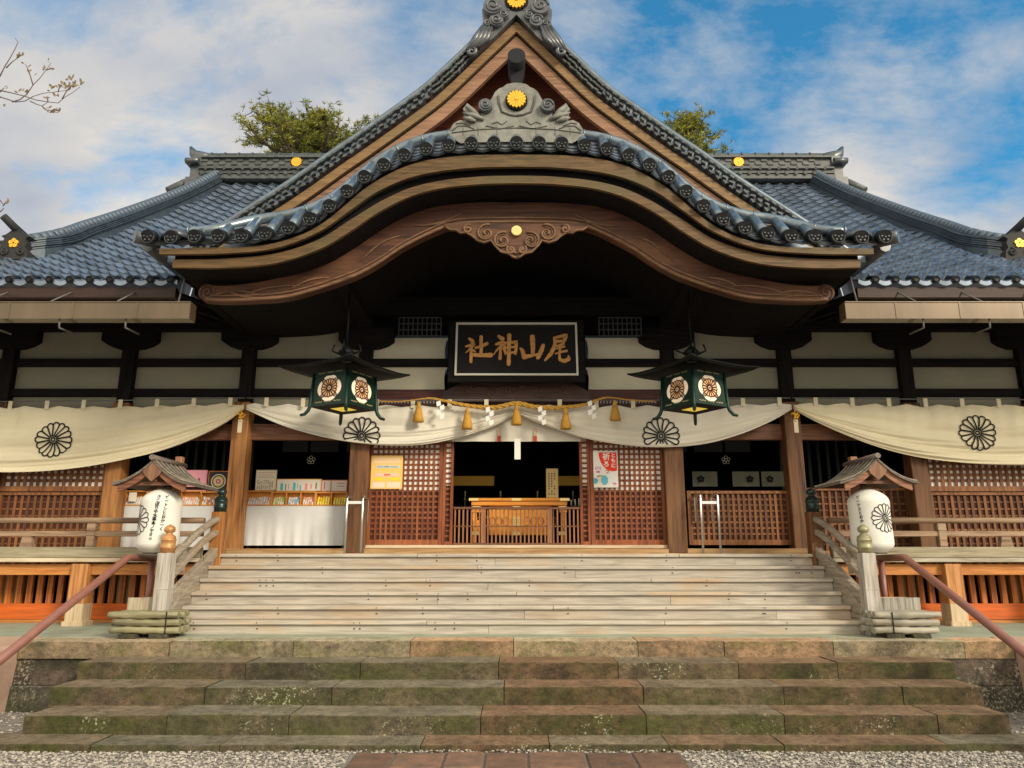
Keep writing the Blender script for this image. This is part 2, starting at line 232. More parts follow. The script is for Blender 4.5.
# ------------------------------------------------------------------ mesh builder
class MB:
    def __init__(s): s.v = []; s.f = []; s.sm = []; s.mi = []; s.cur = 0
    def add(s, vs, fs, smooth=False):
        o = len(s.v); s.v += [tuple(v) for v in vs]
        for f in fs: s.f.append([i + o for i in f]); s.sm.append(smooth); s.mi.append(s.cur)
        return s
    def box(s, x0, x1, y0, y1, z0, z1):
        if x0 > x1: x0, x1 = x1, x0
        return s.add([(x, y, z) for z in (z0, z1) for y in (y0, y1) for x in (x0, x1)],
                     [(0, 2, 3, 1), (4, 5, 7, 6), (0, 1, 5, 4), (2, 6, 7, 3), (0, 4, 6, 2), (1, 3, 7, 5)])
    def obox(s, c, size, rot=Matrix.Identity(3)):
        c = Vector(c); vs = []
        for z in (-.5, .5):
            for y in (-.5, .5):
                for x in (-.5, .5): vs.append(c + rot @ Vector((x * size[0], y * size[1], z * size[2])))
        return s.add(vs, [(0, 2, 3, 1), (4, 5, 7, 6), (0, 1, 5, 4), (2, 6, 7, 3), (0, 4, 6, 2), (1, 3, 7, 5)])
    def bar(s, a, b, w, h=None, up=(0, 0, 1)):
        a = Vector(a); b = Vector(b); d = b - a; ln = d.length; d.normalize(); upv = Vector(up)
        if abs(d.dot(upv)) > .99: upv = Vector((0, 1, 0))
        sx = d.cross(upv).normalized(); sz = sx.cross(d)
        rot = Matrix((sx, d, sz)).transposed()
        return s.obox((a + b) / 2, (w, ln, h or w), rot)
    def prism(s, poly, y0, y1):
        n = len(poly); vs = [(x, y0, z) for x, z in poly] + [(x, y1, z) for x, z in poly]
        fs = [list(range(n)), list(range(2 * n - 1, n - 1, -1))] + [(i, i + n, (i + 1) % n + n, (i + 1) % n) for i in range(n)]
        return s.add(vs, fs)
    def strip(s, top, bot, y0, y1, smooth=False):
        n = len(top); vs = []
        for (a, b) in zip(top, bot): vs += [(a[0], y0, a[1]), (b[0], y0, b[1]), (b[0], y1, b[1]), (a[0], y1, a[1])]
        fs = []
        for i in range(n - 1):
            p = 4 * i; q = p + 4
            fs += [(p, p + 1, q + 1, q), (p + 1, p + 2, q + 2, q + 1), (p + 2, p + 3, q + 3, q + 2), (p + 3, p, q, q + 3)]
        fs += [(0, 3, 2, 1), (4 * n - 4, 4 * n - 3, 4 * n - 2, 4 * n - 1)]
        return s.add(vs, fs, smooth)
    def tube(s, pts, r, n=8, caps=True, smooth=True):
        pts = [Vector(p) for p in pts]; rs = r if isinstance(r, (list, tuple)) else [r] * len(pts)
        vs = []; up = None
        for i, p in enumerate(pts):
            d = (pts[min(i + 1, len(pts) - 1)] - pts[max(i - 1, 0)]); d.normalize()
            if up is None:
                up = Vector((0, 0, 1)) if abs(d.z) < .9 else Vector((0, 1, 0))
            sx = d.cross(up); sx.normalize(); up = sx.cross(d); up.normalize()
            for k in range(n):
                a = 2 * math.pi * k / n; vs.append(p + (sx * math.cos(a) + up * math.sin(a)) * rs[i])
        fs = []
        for i in range(len(pts) - 1):
            for k in range(n): fs.append((i * n + k, (i + 1) * n + k, (i + 1) * n + (k + 1) % n, i * n + (k + 1) % n))
        s.add(vs, fs, smooth)
        if caps:
            o = len(s.v) - len(vs); L0 = len(pts) - 1
            s.f.append([o + k for k in range(n)]); s.sm.append(False); s.mi.append(s.cur)
            s.f.append([o + L0 * n + k for k in range(n - 1, -1, -1)]); s.sm.append(False); s.mi.append(s.cur)
        return s
    def lathe(s, prof, c, n=20, sx=1, sy=1, smooth=True):
        vs = []
        for r, z in prof:
            for k in range(n):
                a = 2 * math.pi * k / n; vs.append((c[0] + r * sx * math.cos(a), c[1] + r * sy * math.sin(a), c[2] + z))
        fs = []
        for i in range(len(prof) - 1):
            for k in range(n): fs.append((i * n + k, i * n + (k + 1) % n, (i + 1) * n + (k + 1) % n, (i + 1) * n + k))
        s.add(vs, fs, smooth); o = len(s.v) - len(vs)
        s.f.append([o + k for k in range(n - 1, -1, -1)]); s.sm.append(False); s.mi.append(s.cur)
        s.f.append([o + (len(prof) - 1) * n + k for k in range(n)]); s.sm.append(False); s.mi.append(s.cur)
        return s
    def grid(s, fn, nu, nv, smooth=True):
        vs = [fn(i / nu, j / nv) for j in range(nv + 1) for i in range(nu + 1)]
        fs = [(j * (nu + 1) + i, j * (nu + 1) + i + 1, (j + 1) * (nu + 1) + i + 1, (j + 1) * (nu + 1) + i) for j in range(nv) for i in range(nu)]
        return s.add(vs, fs, smooth)
    def build(s, name, material, parent=None, bevel=0.0, seg=1):
        o_ = Vector((0, 0, 0)); p = parent
        while p is not None: o_ = o_ + p.location; p = p.parent
        me = bpy.data.meshes.new(name)
        me.from_pydata([(v[0] - o_.x, v[1] - o_.y, v[2] - o_.z) for v in s.v], [], s.f)
        me.polygons.foreach_set('use_smooth', s.sm); me.polygons.foreach_set('material_index', s.mi)
        for m in (material if isinstance(material, (list, tuple)) else [material]): me.materials.append(m)
        me.update(); o = bpy.data.objects.new(name, me); COL.objects.link(o)
        if parent is not None: o.parent = parent
        if bevel:
            b = o.modifiers.new('bevel', 'BEVEL'); b.width = bevel; b.segments = seg; b.limit_method = 'ANGLE'; b.angle_limit = R(50)
        return o
def tag(o, label=None, cat=None, group=None, kind=None):
    if label: o['label'] = label
    if cat: o['category'] = cat
    if group: o['group'] = group
    if kind: o['kind'] = kind
    return o
def empty(name, loc, label, cat, group=None):
    o = bpy.data.objects.new(name, None); COL.objects.link(o); o.location = loc; o.empty_display_size = .2
    return tag(o, label, cat, group)
def copy_tree(o, parent=None, dx=0.0, dy=0.0, dz=0.0):
    c = o.copy(); COL.objects.link(c)
    if parent is None: c.location = o.location + Vector((dx, dy, dz))
    else: c.parent = parent
    for ch in [q for q in bpy.data.objects if q.parent == o]: copy_tree(ch, c)
    return c
def interp(pts, x):
    """smooth curve through (x, y) points"""
    if x <= pts[0][0]: i = 0
    elif x >= pts[-1][0]: i = len(pts) - 2
    else:
        i = max(k for k in range(len(pts) - 1) if pts[k][0] <= x)
    def sl(k):
        if k <= 0: return (pts[1][1] - pts[0][1]) / (pts[1][0] - pts[0][0])
        if k >= len(pts) - 1: return (pts[-1][1] - pts[-2][1]) / (pts[-1][0] - pts[-2][0])
        return (pts[k + 1][1] - pts[k - 1][1]) / (pts[k + 1][0] - pts[k - 1][0])
    x0, y0 = pts[i]; x1, y1 = pts[i + 1]; h = x1 - x0; t = (x - x0) / h
    m0, m1 = sl(i) * h, sl(i + 1) * h
    if x < x0 or x > x1: return y0 + (y1 - y0) * t
    return (2 * t**3 - 3 * t**2 + 1) * y0 + (t**3 - 2 * t**2 + t) * m0 + (-2 * t**3 + 3 * t**2) * y1 + (t**3 - t**2) * m1
def sym_curve(pts, Y, x0, n=60, x1=516.5):
    """half profile measured on the left, mirrored -> list of (X, Z) at distance Y from left to right"""
    left = []
    for i in range(n + 1):
        px = x0 + (x1 - x0) * i / n; left.append(U(px, interp(pts, px), Y))
    return left + [(-x, z) for x, z in reversed(left[:-1])]

def ribbon(mb, path, wd, mp_, closed=False):
    """flat line of width wd along a 2-D path, placed with mp_(u, v) -> 3-D"""
    n = len(path)
    L_, R_ = [], []
    for i in range(n):
        a = path[(i - 1) % n] if (closed or i > 0) else path[i]; b = path[(i + 1) % n] if (closed or i < n - 1) else path[i]
        d = Vector((b[0] - a[0], b[1] - a[1]))
        if d.length < 1e-9: d = Vector((1, 0))
        d.normalize(); nx, ny = -d.y * wd / 2, d.x * wd / 2
        L_.append(mp_(path[i][0] + nx, path[i][1] + ny)); R_.append(mp_(path[i][0] - nx, path[i][1] - ny))
    fs = []
    for i in range(n if closed else n - 1):
        j = (i + 1) % n; fs.append((i, j, n + j, n + i))
    mb.add(L_ + R_, fs)
def petal(k, Rr, n=16, r0=0.17, seg=5):
    a0 = 2 * math.pi * k / n; h = math.pi / n; pts = []
    rc = Rr * math.cos(h) / (1 + math.sin(h)) ; cr_ = rc * math.sin(h) * 1.02
    pts.append((r0 * Rr, 0, -h)); pts2 = []
    pts2.append((r0 * Rr * math.cos(a0 - h), r0 * Rr * math.sin(a0 - h)))
    cx, cy = (Rr - cr_) * math.cos(a0), (Rr - cr_) * math.sin(a0)
    for s in range(seg + 1):
        a = a0 - math.pi / 2 + math.pi * s / seg; pts2.append((cx + cr_ * math.cos(a), cy + cr_ * math.sin(a)))
    pts2.append((r0 * Rr * math.cos(a0 + h), r0 * Rr * math.sin(a0 + h)))
    return pts2
def crest_lines(mb, Rr, wd, mp_, clip=None, flt=None, sub=3):
    def dens(p):
        o = []
        for a, b in zip(p, p[1:]):
            m = sub if math.hypot(b[0] - a[0], b[1] - a[1]) > Rr * .3 else 1
            for q in range(m): o.append((a[0] + (b[0] - a[0]) * q / m, a[1] + (b[1] - a[1]) * q / m))
        return o + [p[-1]]
    def put(path):
        path = dens(path)
        if clip:
            run = []
            for p in path:
                if clip(*p): run.append(p)
                else:
                    if len(run) > 1: ribbon(mb, run, wd, mp_)
                    run = []
            if len(run) > 1: ribbon(mb, run, wd, mp_)
        else: ribbon(mb, path, wd, mp_)
    for k in range(16): put(petal(k, Rr))
    put([(.10 * Rr * math.cos(a * math.pi / 6), .10 * Rr * math.sin(a * math.pi / 6)) for a in range(13)])
def crest_solid(mb, c, Rr, y, depth=0.02, gap=.86):
    for k in range(16):
        p = petal(k, Rr, r0=0.2); a = 2 * math.pi * k / 16; cx, cz = .6 * Rr * math.cos(a), .6 * Rr * math.sin(a)
        tx, tz = -math.sin(a), math.cos(a)
        q = []
        for (u, v) in p:
            t = (u - cx) * tx + (v - cz) * tz; u2 = u - tx * t * (1 - gap); v2 = v - tz * t * (1 - gap)
            q.append((c[0] + u2, c[1] + v2))
        mb.prism(q, y - depth, y)
    mb.prism([(c[0] + .17 * Rr * math.cos(a * math.pi / 8), c[1] + .17 * Rr * math.sin(a * math.pi / 8)) for a in range(16)], y - depth * 1.3, y)
def text_obj(name, body, size, loc, material, parent, bold=0.0, extrude=0.0005, rot=(math.pi / 2, 0, 0), line=1.0, scale=(1, 1)):
    t = bpy.data.curves.new('tmp_text', 'FONT'); t.body = body; t.size = size; t.align_x = 'CENTER'; t.align_y = 'CENTER'
    t.offset = bold; t.extrude = extrude; t.space_line = line; t.resolution_u = 2
    o = bpy.data.objects.new('tmp_text', t); COL.objects.link(o)
    dg = bpy.context.evaluated_depsgraph_get(); me = bpy.data.meshes.new_from_object(o.evaluated_get(dg)); me.name = name
    bpy.data.objects.remove(o)
    base = Vector((0, 0, 0)); p = parent
    while p is not None: base = base + p.location; p = p.parent
    M = Matrix.Translation(Vector(loc) - base) @ Matrix.Rotation(rot[2], 4, 'Z') @ Matrix.Rotation(rot[0], 4, 'X') @ Matrix.Diagonal((scale[0], scale[1], 1, 1))
    me.transform(M); me.materials.clear(); me.materials.append(material)
    ob = bpy.data.objects.new(name, me); COL.objects.link(ob)
    if parent is not None: ob.parent = parent
    return ob
def spiral(cx, cz, r0, turns, start, sgn=1, n=26):
    return [(cx + r0 * (1 - i / n * .88) * math.cos(start + sgn * turns * 2 * math.pi * i / n), cz + r0 * (1 - i / n * .88) * math.sin(start + sgn * turns * 2 * math.pi * i / n)) for i in range(n + 1)]

# ------------------------------------------------------------------ main distances (metres from the camera)
PZ = 0.724                      # stone platform level
YE = 10.4                       # veranda edge
YF = 11.4                       # facade pillars
YK = 8.4                        # front of the curved gable
YG = 10.2                       # big triangular gable
YEV = 9.1                       # tile edge of the main eaves
YR = 14.8                       # main ridge
DECK = UZ(558, YE)
SILL = UZ(552, YF)
PX = [2.39, 4.25, 6.15, 8.05]    # pillar positions, half
# ================================================================== GROUND
g = MB(); g.box(-250, 250, -120, 400, -0.4, 0.0); tag(g.build('ground', M_GRAVEL), kind='structure')
pl = MB(); pl.box(-9.5, 9.5, 9.02, 15.5, 0.0, PZ); tag(pl.build('platform_floor', M_PLAT), kind='structure')
for sx in (-1, 1):
    rp_ = MB(); xs = sorted((sx * 5.5, sx * 9.5))
    rp_.add([(xs[0], 9.02, PZ + .004), (xs[1], 9.02, PZ + .004), (xs[1], 3.5, .004), (xs[0], 3.5, .004), (xs[0], 9.02, -.1), (xs[1], 9.02, -.1), (xs[1], 3.5, -.1), (xs[0], 3.5, -.1)],
            [(0, 1, 2, 3)[::-1], (0, 3, 7, 4), (1, 5, 6, 2), (0, 4, 5, 1), (3, 2, 6, 7)])
    tag(rp_.build('path', M_PINK), kind='structure')
# centre path of brown slabs
pv = MB(); rr = random.Random(3); y = 7.02
rows = [(6.32, 6.815), (5.85, 6.30), (5.3, 5.83), (4.7, 5.28), (4.0, 4.68)]
for (a, b) in rows:
    x = -1.36
    cuts = [.40, .48, .50, .38, .46, .56, .42]; sc_ = 2.74 / sum(cuts)
    rr.shuffle(cuts)
    for c in cuts:
        c *= sc_; j = rr.uniform(-.01, .01)
        pv.box(x + .008, x + c - .012, a + j, b + rr.uniform(-.015, .0), -.1, .018 + rr.uniform(-.004, .006)); x += c
tag(pv.build('paved_path', M_PAVE, bevel=.012, seg=2), kind='structure')
# gravel pebbles
gv = MB(); rr = random.Random(5)
def pebble(x, y, z, r):
    a = rr.uniform(0, 6.28); q = [rr.uniform(.7, 1.15) for _ in range(6)]; sx, sy, sz = r * q[0], r * q[1] * .8, r * q[2] * .6
    ca, sa = math.cos(a), math.sin(a); vs = []
    for (u, v, t) in ((1, 0, 0), (-1, 0, .1), (0, 1, .1), (0, -1, 0), (.2, .1, 1), (0, 0, -1), (.65, .6, .5), (-.6, .5, .55), (-.55, -.65, .5), (.6, -.55, .55)):
        X, Y_ = u * sx, v * sy; vs.append((x + X * ca - Y_ * sa, y + X * sa + Y_ * ca, z + t * sz))
    gv.add(vs, [(0, 6, 4, 9), (6, 2, 7, 4), (7, 1, 8, 4), (8, 3, 9, 4), (0, 2, 6), (2, 1, 7), (1, 3, 8), (3, 0, 9), (0, 5, 2), (2, 5, 1), (1, 5, 3), (3, 5, 0)])
for i in range(15000):
    x = rr.uniform(-6.0, 6.0); yy = rr.uniform(6.05, 6.90)
    if abs(x) < 1.39 and yy < 6.82: continue
    pebble(x, yy, .006, rr.uniform(.009, .022))
for i in range(1600):                       # loose stones drifted against the step ends and the slab joints
    x = rr.choice((-1, 1)) * rr.uniform(4.7, 6.6); pebble(x, rr.uniform(6.9, 8.6), .006, rr.uniform(.01, .024))
for i in range(170): pebble(rr.uniform(-2, 2), rr.uniform(6.79, 6.855), .022, rr.uniform(.008, .018))
tag(gv.build('gravel', M_PEB), 'loose pale grey gravel spread in front of the stone steps', 'gravel', kind='stuff')

# ================================================================== STONE STEPS
ZS = [.065, .23, .395, .56, PZ]; YS = [6.86, 7.22, 7.68, 8.14, 8.60]
HW = [4.95, 4.47, 4.53, 4.55, 5.48]
st = empty('stone_steps', (0, 7.7, 0), 'five broad mossy stone steps leading up from the gravel to the wooden stairs', 'stone steps')
rr = random.Random(11)
for k in range(5):
    mb = MB(); x = -HW[k]; yb = (YS[k + 1] + .05) if k < 4 else 9.015; zb = (-.1 if k == 0 else ZS[k - 1] - .02)
    capm = MB()
    while x < HW[k] - .01:
        ln = rr.uniform(.95, 1.75); x1 = min(x + ln, HW[k])
        if HW[k] - x1 < .5: x1 = HW[k]
        j = rr.uniform(-.008, .008); jz = rr.uniform(-.005, .004)
        n = 6
        # slightly worn, wavy front edge
        tgt = mb
        vs = []
        for i in range(n + 1):
            xx = x + .004 + (x1 - x - .008) * i / n; e = rr.uniform(-.006, .006); ez = rr.uniform(-.006, .003)
            vs += [(xx, YS[k] + j + rr.uniform(-.004, .004), zb), (xx, YS[k] + j + e, ZS[k] + jz + ez - .008), (xx, YS[k] + j + e + .008, ZS[k] + jz + ez), (xx, yb, ZS[k] + jz), (xx, yb, zb)]
        fs = []
        for i in range(n):
            p = 5 * i; q = p + 5
            for c in range(5): d = (c + 1) % 5; fs.append((p + c, q + c, q + d, p + d))
        fs += [(0, 1, 2, 3, 4), (5 * n + 4, 5 * n + 3, 5 * n + 2, 5 * n + 1, 5 * n)]
        tgt.add(vs, fs); x = x1
    mb.build('step', M_STONEC if k == 4 else M_STONE, st)
for sx in (-1, 1):
    wl = MB(); rr = random.Random(21 + sx)
    z = -.2
    for (z0, z1) in ((-.2, .26), (.262, .541)):
        x = 4.0
        while x < 5.48:
            x1 = min(x + rr.uniform(.5, .95), 5.5);
            if 5.5 - x1 < .25: x1 = 5.5
            def bx(z): return (.552 - z) * .13
            y0 = 8.62 if z1 > .3 else 8.6
            xe0 = x1 + (bx(z0) if x1 == 5.5 else 0); xe1 = x1 + (bx(z1) if x1 == 5.5 else 0)
            a, b, c, d = sx * (x + .004), sx * (xe0 - .004), sx * (xe1 - .004), sx * (x + .004)
            j = rr.uniform(-.02, .02)
            vs = [(a, y0 - bx(z0) + j, z0), (b, y0 - bx(z0) + j, z0), (c, y0 - bx(z1) + j, z1), (d, y0 - bx(z1) + j, z1), (a, 9.0, z0), (b, 9.0, z0), (c, 9.0, z1), (d, 9.0, z1)]
            wl.add(vs, [(0, 1, 2, 3), (5, 4, 7, 6), (0, 4, 5, 1), (3, 2, 6, 7), (0, 3, 7, 4), (1, 5, 6, 2)]); x = x1
    side = 'left' if sx < 0 else 'right'
    tag(wl.build('retaining_wall', M_STONEW, bevel=.014, seg=2), f'dark lichen-spotted stone retaining wall at the {side} end of the stone steps', 'wall', 'retaining walls beside the stone steps')

# ================================================================== WOODEN STAIRCASE
ws = empty('wooden_staircase', (0, 9.9, PZ), 'wide weathered wooden staircase with curved side rails below the shrine entrance', 'staircase')
Y0W, Y1W, NR = 9.32, 10.46, 6; rz = (SILL - .03 - PZ) / NR; ty = (Y1W - Y0W) / (NR - 1); HWS = 4.13
rr = random.Random(8)
for k in range(NR):
    z = PZ + rz * (k + 1); y = Y0W + ty * k; mb = MB()
    # tread of two boards, riser board below; boards are butt-jointed with nail heads
    for (y0, y1) in ((y - .038, y + ty * .45), (y + ty * .45 + .004, y + ty + (0 if k < NR - 1 else .5))):
        x = -HWS
        while x < HWS - .01:
            x1 = min(x + rr.uniform(2.6, 4.6), HWS)
            if HWS - x1 < .8: x1 = HWS
            mb.box(x + .001, x1 - .003, y0, y1, z - .046, z + rr.uniform(-.003, .002)); x = x1
    mb.build('tread', M_GREY_X, ws, bevel=.006)
    mb = MB(); x = -HWS
    while x < HWS - .01:
        x1 = min(x + rr.uniform(2.8, 5.0), HWS)
        if HWS - x1 < .8: x1 = HWS
        mb.box(x + .001, x1 - .003, y - .002 + rr.uniform(0, .006), y + .03, z - rz + .001, z - .047 - rr.uniform(.001, .005)); x = x1
    mb.cur = 1
    for q in range(7):
        xx = rr.uniform(-HWS + .1, HWS - .1)
        mb.box(xx - .008, xx + .008, y - .007, y + .0, z - .10, z - .086)
        mb.box(xx - .006, xx + .006, y - .041, y - .037, z - .03, z - .018)
    mb.build('riser', [M_GREY_X, flat('nail_iron', (.06, .045, .04)), M_NEARBLACK], ws)
def newel(x, y, ztop, zbase, w, zp, capm, postm, lbl):
    o = MB(); o.box(x - w / 2, x + w / 2, y - w / 2, y + w / 2, zbase, zp).box(x - w / 2 - .004, x + w / 2 + .004, y - w / 2 - .004, y + w / 2 + .004, zbase + (zp - zbase) * .55, zbase + (zp - zbase) * .55 + .012)
    p = o.build('newel_post', postm, ws, bevel=.01)
    H = ztop - zp; r = w / 2 * 1.02; k = MB()
    prof = [(r, 0), (r, H * .16), (r * 1.05, H * .17), (r * 1.05, H * .22), (r, H * .23), (r, H * .42), (r * 1.05, H * .43), (r * 1.05, H * .48), (r * .98, H * .49), (r * .92, H * .58), (r * .6, H * .64), (r * .42, H * .67),
            (r * .45, H * .70), (r * .72, H * .75), (r * .8, H * .82), (r * .72, H * .90), (r * .4, H * .96), (r * .1, H)]
    k.lathe(prof, (x, y, zp), 20); tag(k.build('post_cap', capm, p), lbl)
XN = 4.24; XU = 4.15
YL, YU = 9.22, 10.5
for sx in (-1, 1):
    newel(sx * XN, YL, UZ(524.5, YL), PZ, .165, UZ(553, YL), M_GIBOO if sx < 0 else M_GIBOY, M_PALEPOST, 'orange copper post cap with a ball' if sx < 0 else 'yellow-green copper post cap with a ball')
    newel(sx * XU, YU, UZ(488, YU), DECK - .3, .17, UZ(512, YU), M_GIBO, M_ORANGE if sx < 0 else M_BROWN, 'dark verdigris post cap with a ball')
    def rail(pts, name, r=None, wh=None, m=M_GREY_Y, ex=1.3):
        za_, zb_ = UZ(pts[0][1], YU - .08), UZ(pts[-1][1], YL + .08); n = 16; path = []
        for i in range(n + 1):
            t = i / n; path.append((sx * (XN + (XU - XN) * t), YL + .04 + (YU - YL - .08) * t, za_ + (zb_ - za_) * (1 - t) ** ex))
        mb = MB()
        if r: mb.tube(path, r, 10)
        else:
            w_, h_ = wh; vs = []
            for (a, b, c) in path: vs += [(a - w_ / 2, b, c - h_), (a + w_ / 2, b, c - h_), (a + w_ / 2, b, c), (a - w_ / 2, b, c)]
            fs = [(0, 1, 2, 3)]
            for i in range(n):
                p = 4 * i
                for c in range(4): d = (c + 1) % 4; fs.append((p + c, p + 4 + c, p + 4 + d, p + d))
            fs.append((4 * n + 3, 4 * n + 2, 4 * n + 1, 4 * n)); mb.add(vs, fs)
        return mb.build(name, m, ws, bevel=0 if r else .008)
    rail([(217, 519), (209, 521), (203, 526), (195, 536), (188, 547), (175, 563)], 'handrail', r=.048)
    rail([(217, 529), (209, 533), (203, 540), (195, 552), (188, 563), (175, 580)], 'middle_rail', wh=(.075, .075))
    rail([(217, 546), (206, 556), (195, 569), (184, 583), (172, 598)], 'lower_rail', wh=(.10, .13), ex=1.0)
    # stringer board closing the side of the steps
    mb = MB(); q = [(YL + .05, PZ), (YL + .05, PZ + .30), (YL + .2, PZ + .40), (YU + .1, SILL + .04), (YU + .1, PZ)]
    vs = [(sx * (HWS + .003), a, b) for a, b in q] + [(sx * (HWS + .045), a, b) for a, b in q]; n = 5
    mb.add(vs, [list(range(n)), list(range(2 * n - 1, n - 1, -1))] + [(i, i + n, (i + 1) % n + n, (i + 1) % n) for i in range(n)])
    mb.build('stringer', M_GREY_Y, ws, bevel=.006)
    for (yy, zz) in ((9.6, .0),):
        za = PZ + .42 + (yy - 9.3) * .75; mb = MB(); mb.box(sx * XN - .045, sx * XN + .045, yy - .05, yy + .05, za + .05, za + .42); mb.build('baluster', M_GREY_Y, ws)

# ================================================================== SHRINE HALL
hall = empty('shrine_hall', (0, YF, PZ), 'large wooden shrine hall with blue-grey tiled roof, curved porch gable and lattice front', 'shrine')
# ---- verandas
def veranda(sx):
    X0, X1 = sx * 4.33, sx * 9.3
    d = MB(); rr = random.Random(4)
    yy = YE
    d.box(X0, X1, YE, YE + .16, DECK - .055, DECK); yy = YE + .164
    while yy < 15: d.box(X0, X1, yy, yy + .18, DECK - .045, DECK - rr.uniform(0, .004)); yy += .184
    dk = d.build('veranda_deck', wood('deck_edge_board', (.62, .53, .40), (.36, .28, .18), 0, rough=.8, patch=(.40, .24, .12), patch_amt=.6) if sx < 0 else wood('deck_edge_board_grey', (.46, .42, .34), (.25, .22, .17), 0, rough=.8), hall, bevel=.006)
    b = MB(); zt = UZ(564, YE + .1); zb = UZ(575, YE + .1); b.box(X0, X1, YE + .10, YE + .24, zb, zt); b.build('edge_beam', M_ORANGE_X, hall, bevel=.006)
    # railing
    ry = YE + .06
    rt = MB(); xa, xb = sorted((sx * (XN + .1), X1)); rt.tube([(xa, ry, UZ(520.5, ry)), (xb, ry, UZ(520.5, ry))], .042, 10); top = rt.build('veranda_rail', M_GREYRAIL, hall)
    mr = MB(); mr.box(xa, xb, ry - .03, ry + .03, UZ(536.5, ry), UZ(531, ry)); mr.build('middle_rail', M_GREYRAIL, hall, bevel=.006)
    br = MB(); br.box(xa, xb, ry - .055, ry + .055, DECK + .004, UZ(547, ry)); br.build('bottom_rail', M_GREYSIDE, hall, bevel=.006)
    for px in (92, -28):
        x = sx * abs(UX(px, 535, ry)); p = MB(); p.box(x - .055, x + .055, ry - .05, ry + .05, UZ(547, ry), UZ(531, ry)).box(x - .06, x + .06, ry - .055, ry + .055, UZ(531, ry), UZ(523.6, ry) - .0)
        p.build('rail_post', M_GREYRAIL, hall, bevel=.008)
    x = sx * abs(UX(28, 541, ry)); p = MB(); p.prism([(x - .09, UZ(547, ry)), (x + .09, UZ(547, ry)), (x + .06, UZ(536.5, ry)), (x - .06, UZ(536.5, ry))], ry - .04, ry + .04); p.build('rail_strut', M_GREYRAIL, hall)
    # support posts with pale foot
    for px in (80, -40):
        yp = YE + .12; x = sx * abs(UX(px, 600, yp)); q = MB(); zt2 = UZ(576, yp)
        q.box(x - .115, x + .115, yp - .115, yp + .115, PZ + .1, zt + .002); q.cur = 1
        q.box(x - .118, x + .118, yp - .118, yp + .118, PZ + .05, UZ(603, yp)); q.box(x - .14, x + .14, yp - .14, yp + .14, PZ - .02, PZ + .06)
        q.build('support_post', [wood('support_post_wood', (.50, .235, .08), (.28, .10, .03), 2), wood('pale_post_foot', (.56, .44, .30), (.38, .27, .16), 2)], hall, bevel=.008)  # one orange-brown wood for all these posts, paler wood at the foot
        # inner post and stone foot just behind
        x2 = x - sx * .32; y2 = yp + .55; q = MB(); q.box(x2 - .12, x2 + .12, y2, y2 + .24, PZ + .2, DECK - .06); q.cur = 1; q.box(x2 - .16, x2 + .16, y2 - .04, y2 + .28, PZ, PZ + .2)
        q.build('inner_post', [wood('inner_post_wood', (.55, .42, .22), (.35, .25, .12), 2), M_STONEW], hall)
    # underfloor slat screens
    ys = YE + .55
    zt3, zb3 = UZ(560, ys), UZ(603.5, ys)
    sc = MB(); xx = 4.42
    while xx < 9.2: sc.box(sx * xx, sx * (xx + .075), ys, ys + .05, zb3, zt3); xx += .147
    sc.build('underfloor_slats', M_SLAT, hall)
    bb = MB(); bb.box(sx * 4.42, sx * 9.2, ys - .01, ys + .06, UZ(619, ys), zb3); bb.build('bottom_board', M_VERMIL, hall)
    bb = MB(); bb.box(sx * 4.42, sx * 9.2, ys + .0, ys + .12, PZ - .02, UZ(619.4, ys)); bb.build('ground_sill', M_ORANGE_X, hall)
    bb = MB(); bb.box(sx * 4.35, sx * 9.3, ys + .9, ys + .95, PZ, DECK - .06); bb.build('underfloor_back', M_NEARBLACK, hall)
veranda(-1); veranda(1)
# ---- sill and floor of the entrance
sb = MB(); sb.box(-4.30, 4.30, YF - .20, YF + .14, SILL - .25, UZ(548.5, YF - .2)); sb.build('entrance_sill', wood('sill_brown', (.42, .26, .12), (.26, .14, .06), 0), hall, bevel=.008)
sb = MB(); sb.box(-2.28, 2.28, YF - .14, YF + .10, UZ(548.4, YF - .2) + .003, UZ(545, YF - .14)); sb.build('door_track', wood('track_pale', (.58, .47, .33), (.40, .30, .2), 0), hall, bevel=.006)
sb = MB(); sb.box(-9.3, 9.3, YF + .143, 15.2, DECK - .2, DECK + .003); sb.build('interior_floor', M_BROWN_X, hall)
ck = MB(); ck.box(-9.4, 9.4, 15.2, 15.3, 0, 5.4); ck.build('interior_back_wall', M_NEARBLACK, hall)
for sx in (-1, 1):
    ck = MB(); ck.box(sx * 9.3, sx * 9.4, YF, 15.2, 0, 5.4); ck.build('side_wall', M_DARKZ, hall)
ck = MB(); ck.box(-9.3, 9.3, YF + .2, 15.2, 4.2, 4.25); ck.build('interior_ceiling', M_NEARBLACK, hall)
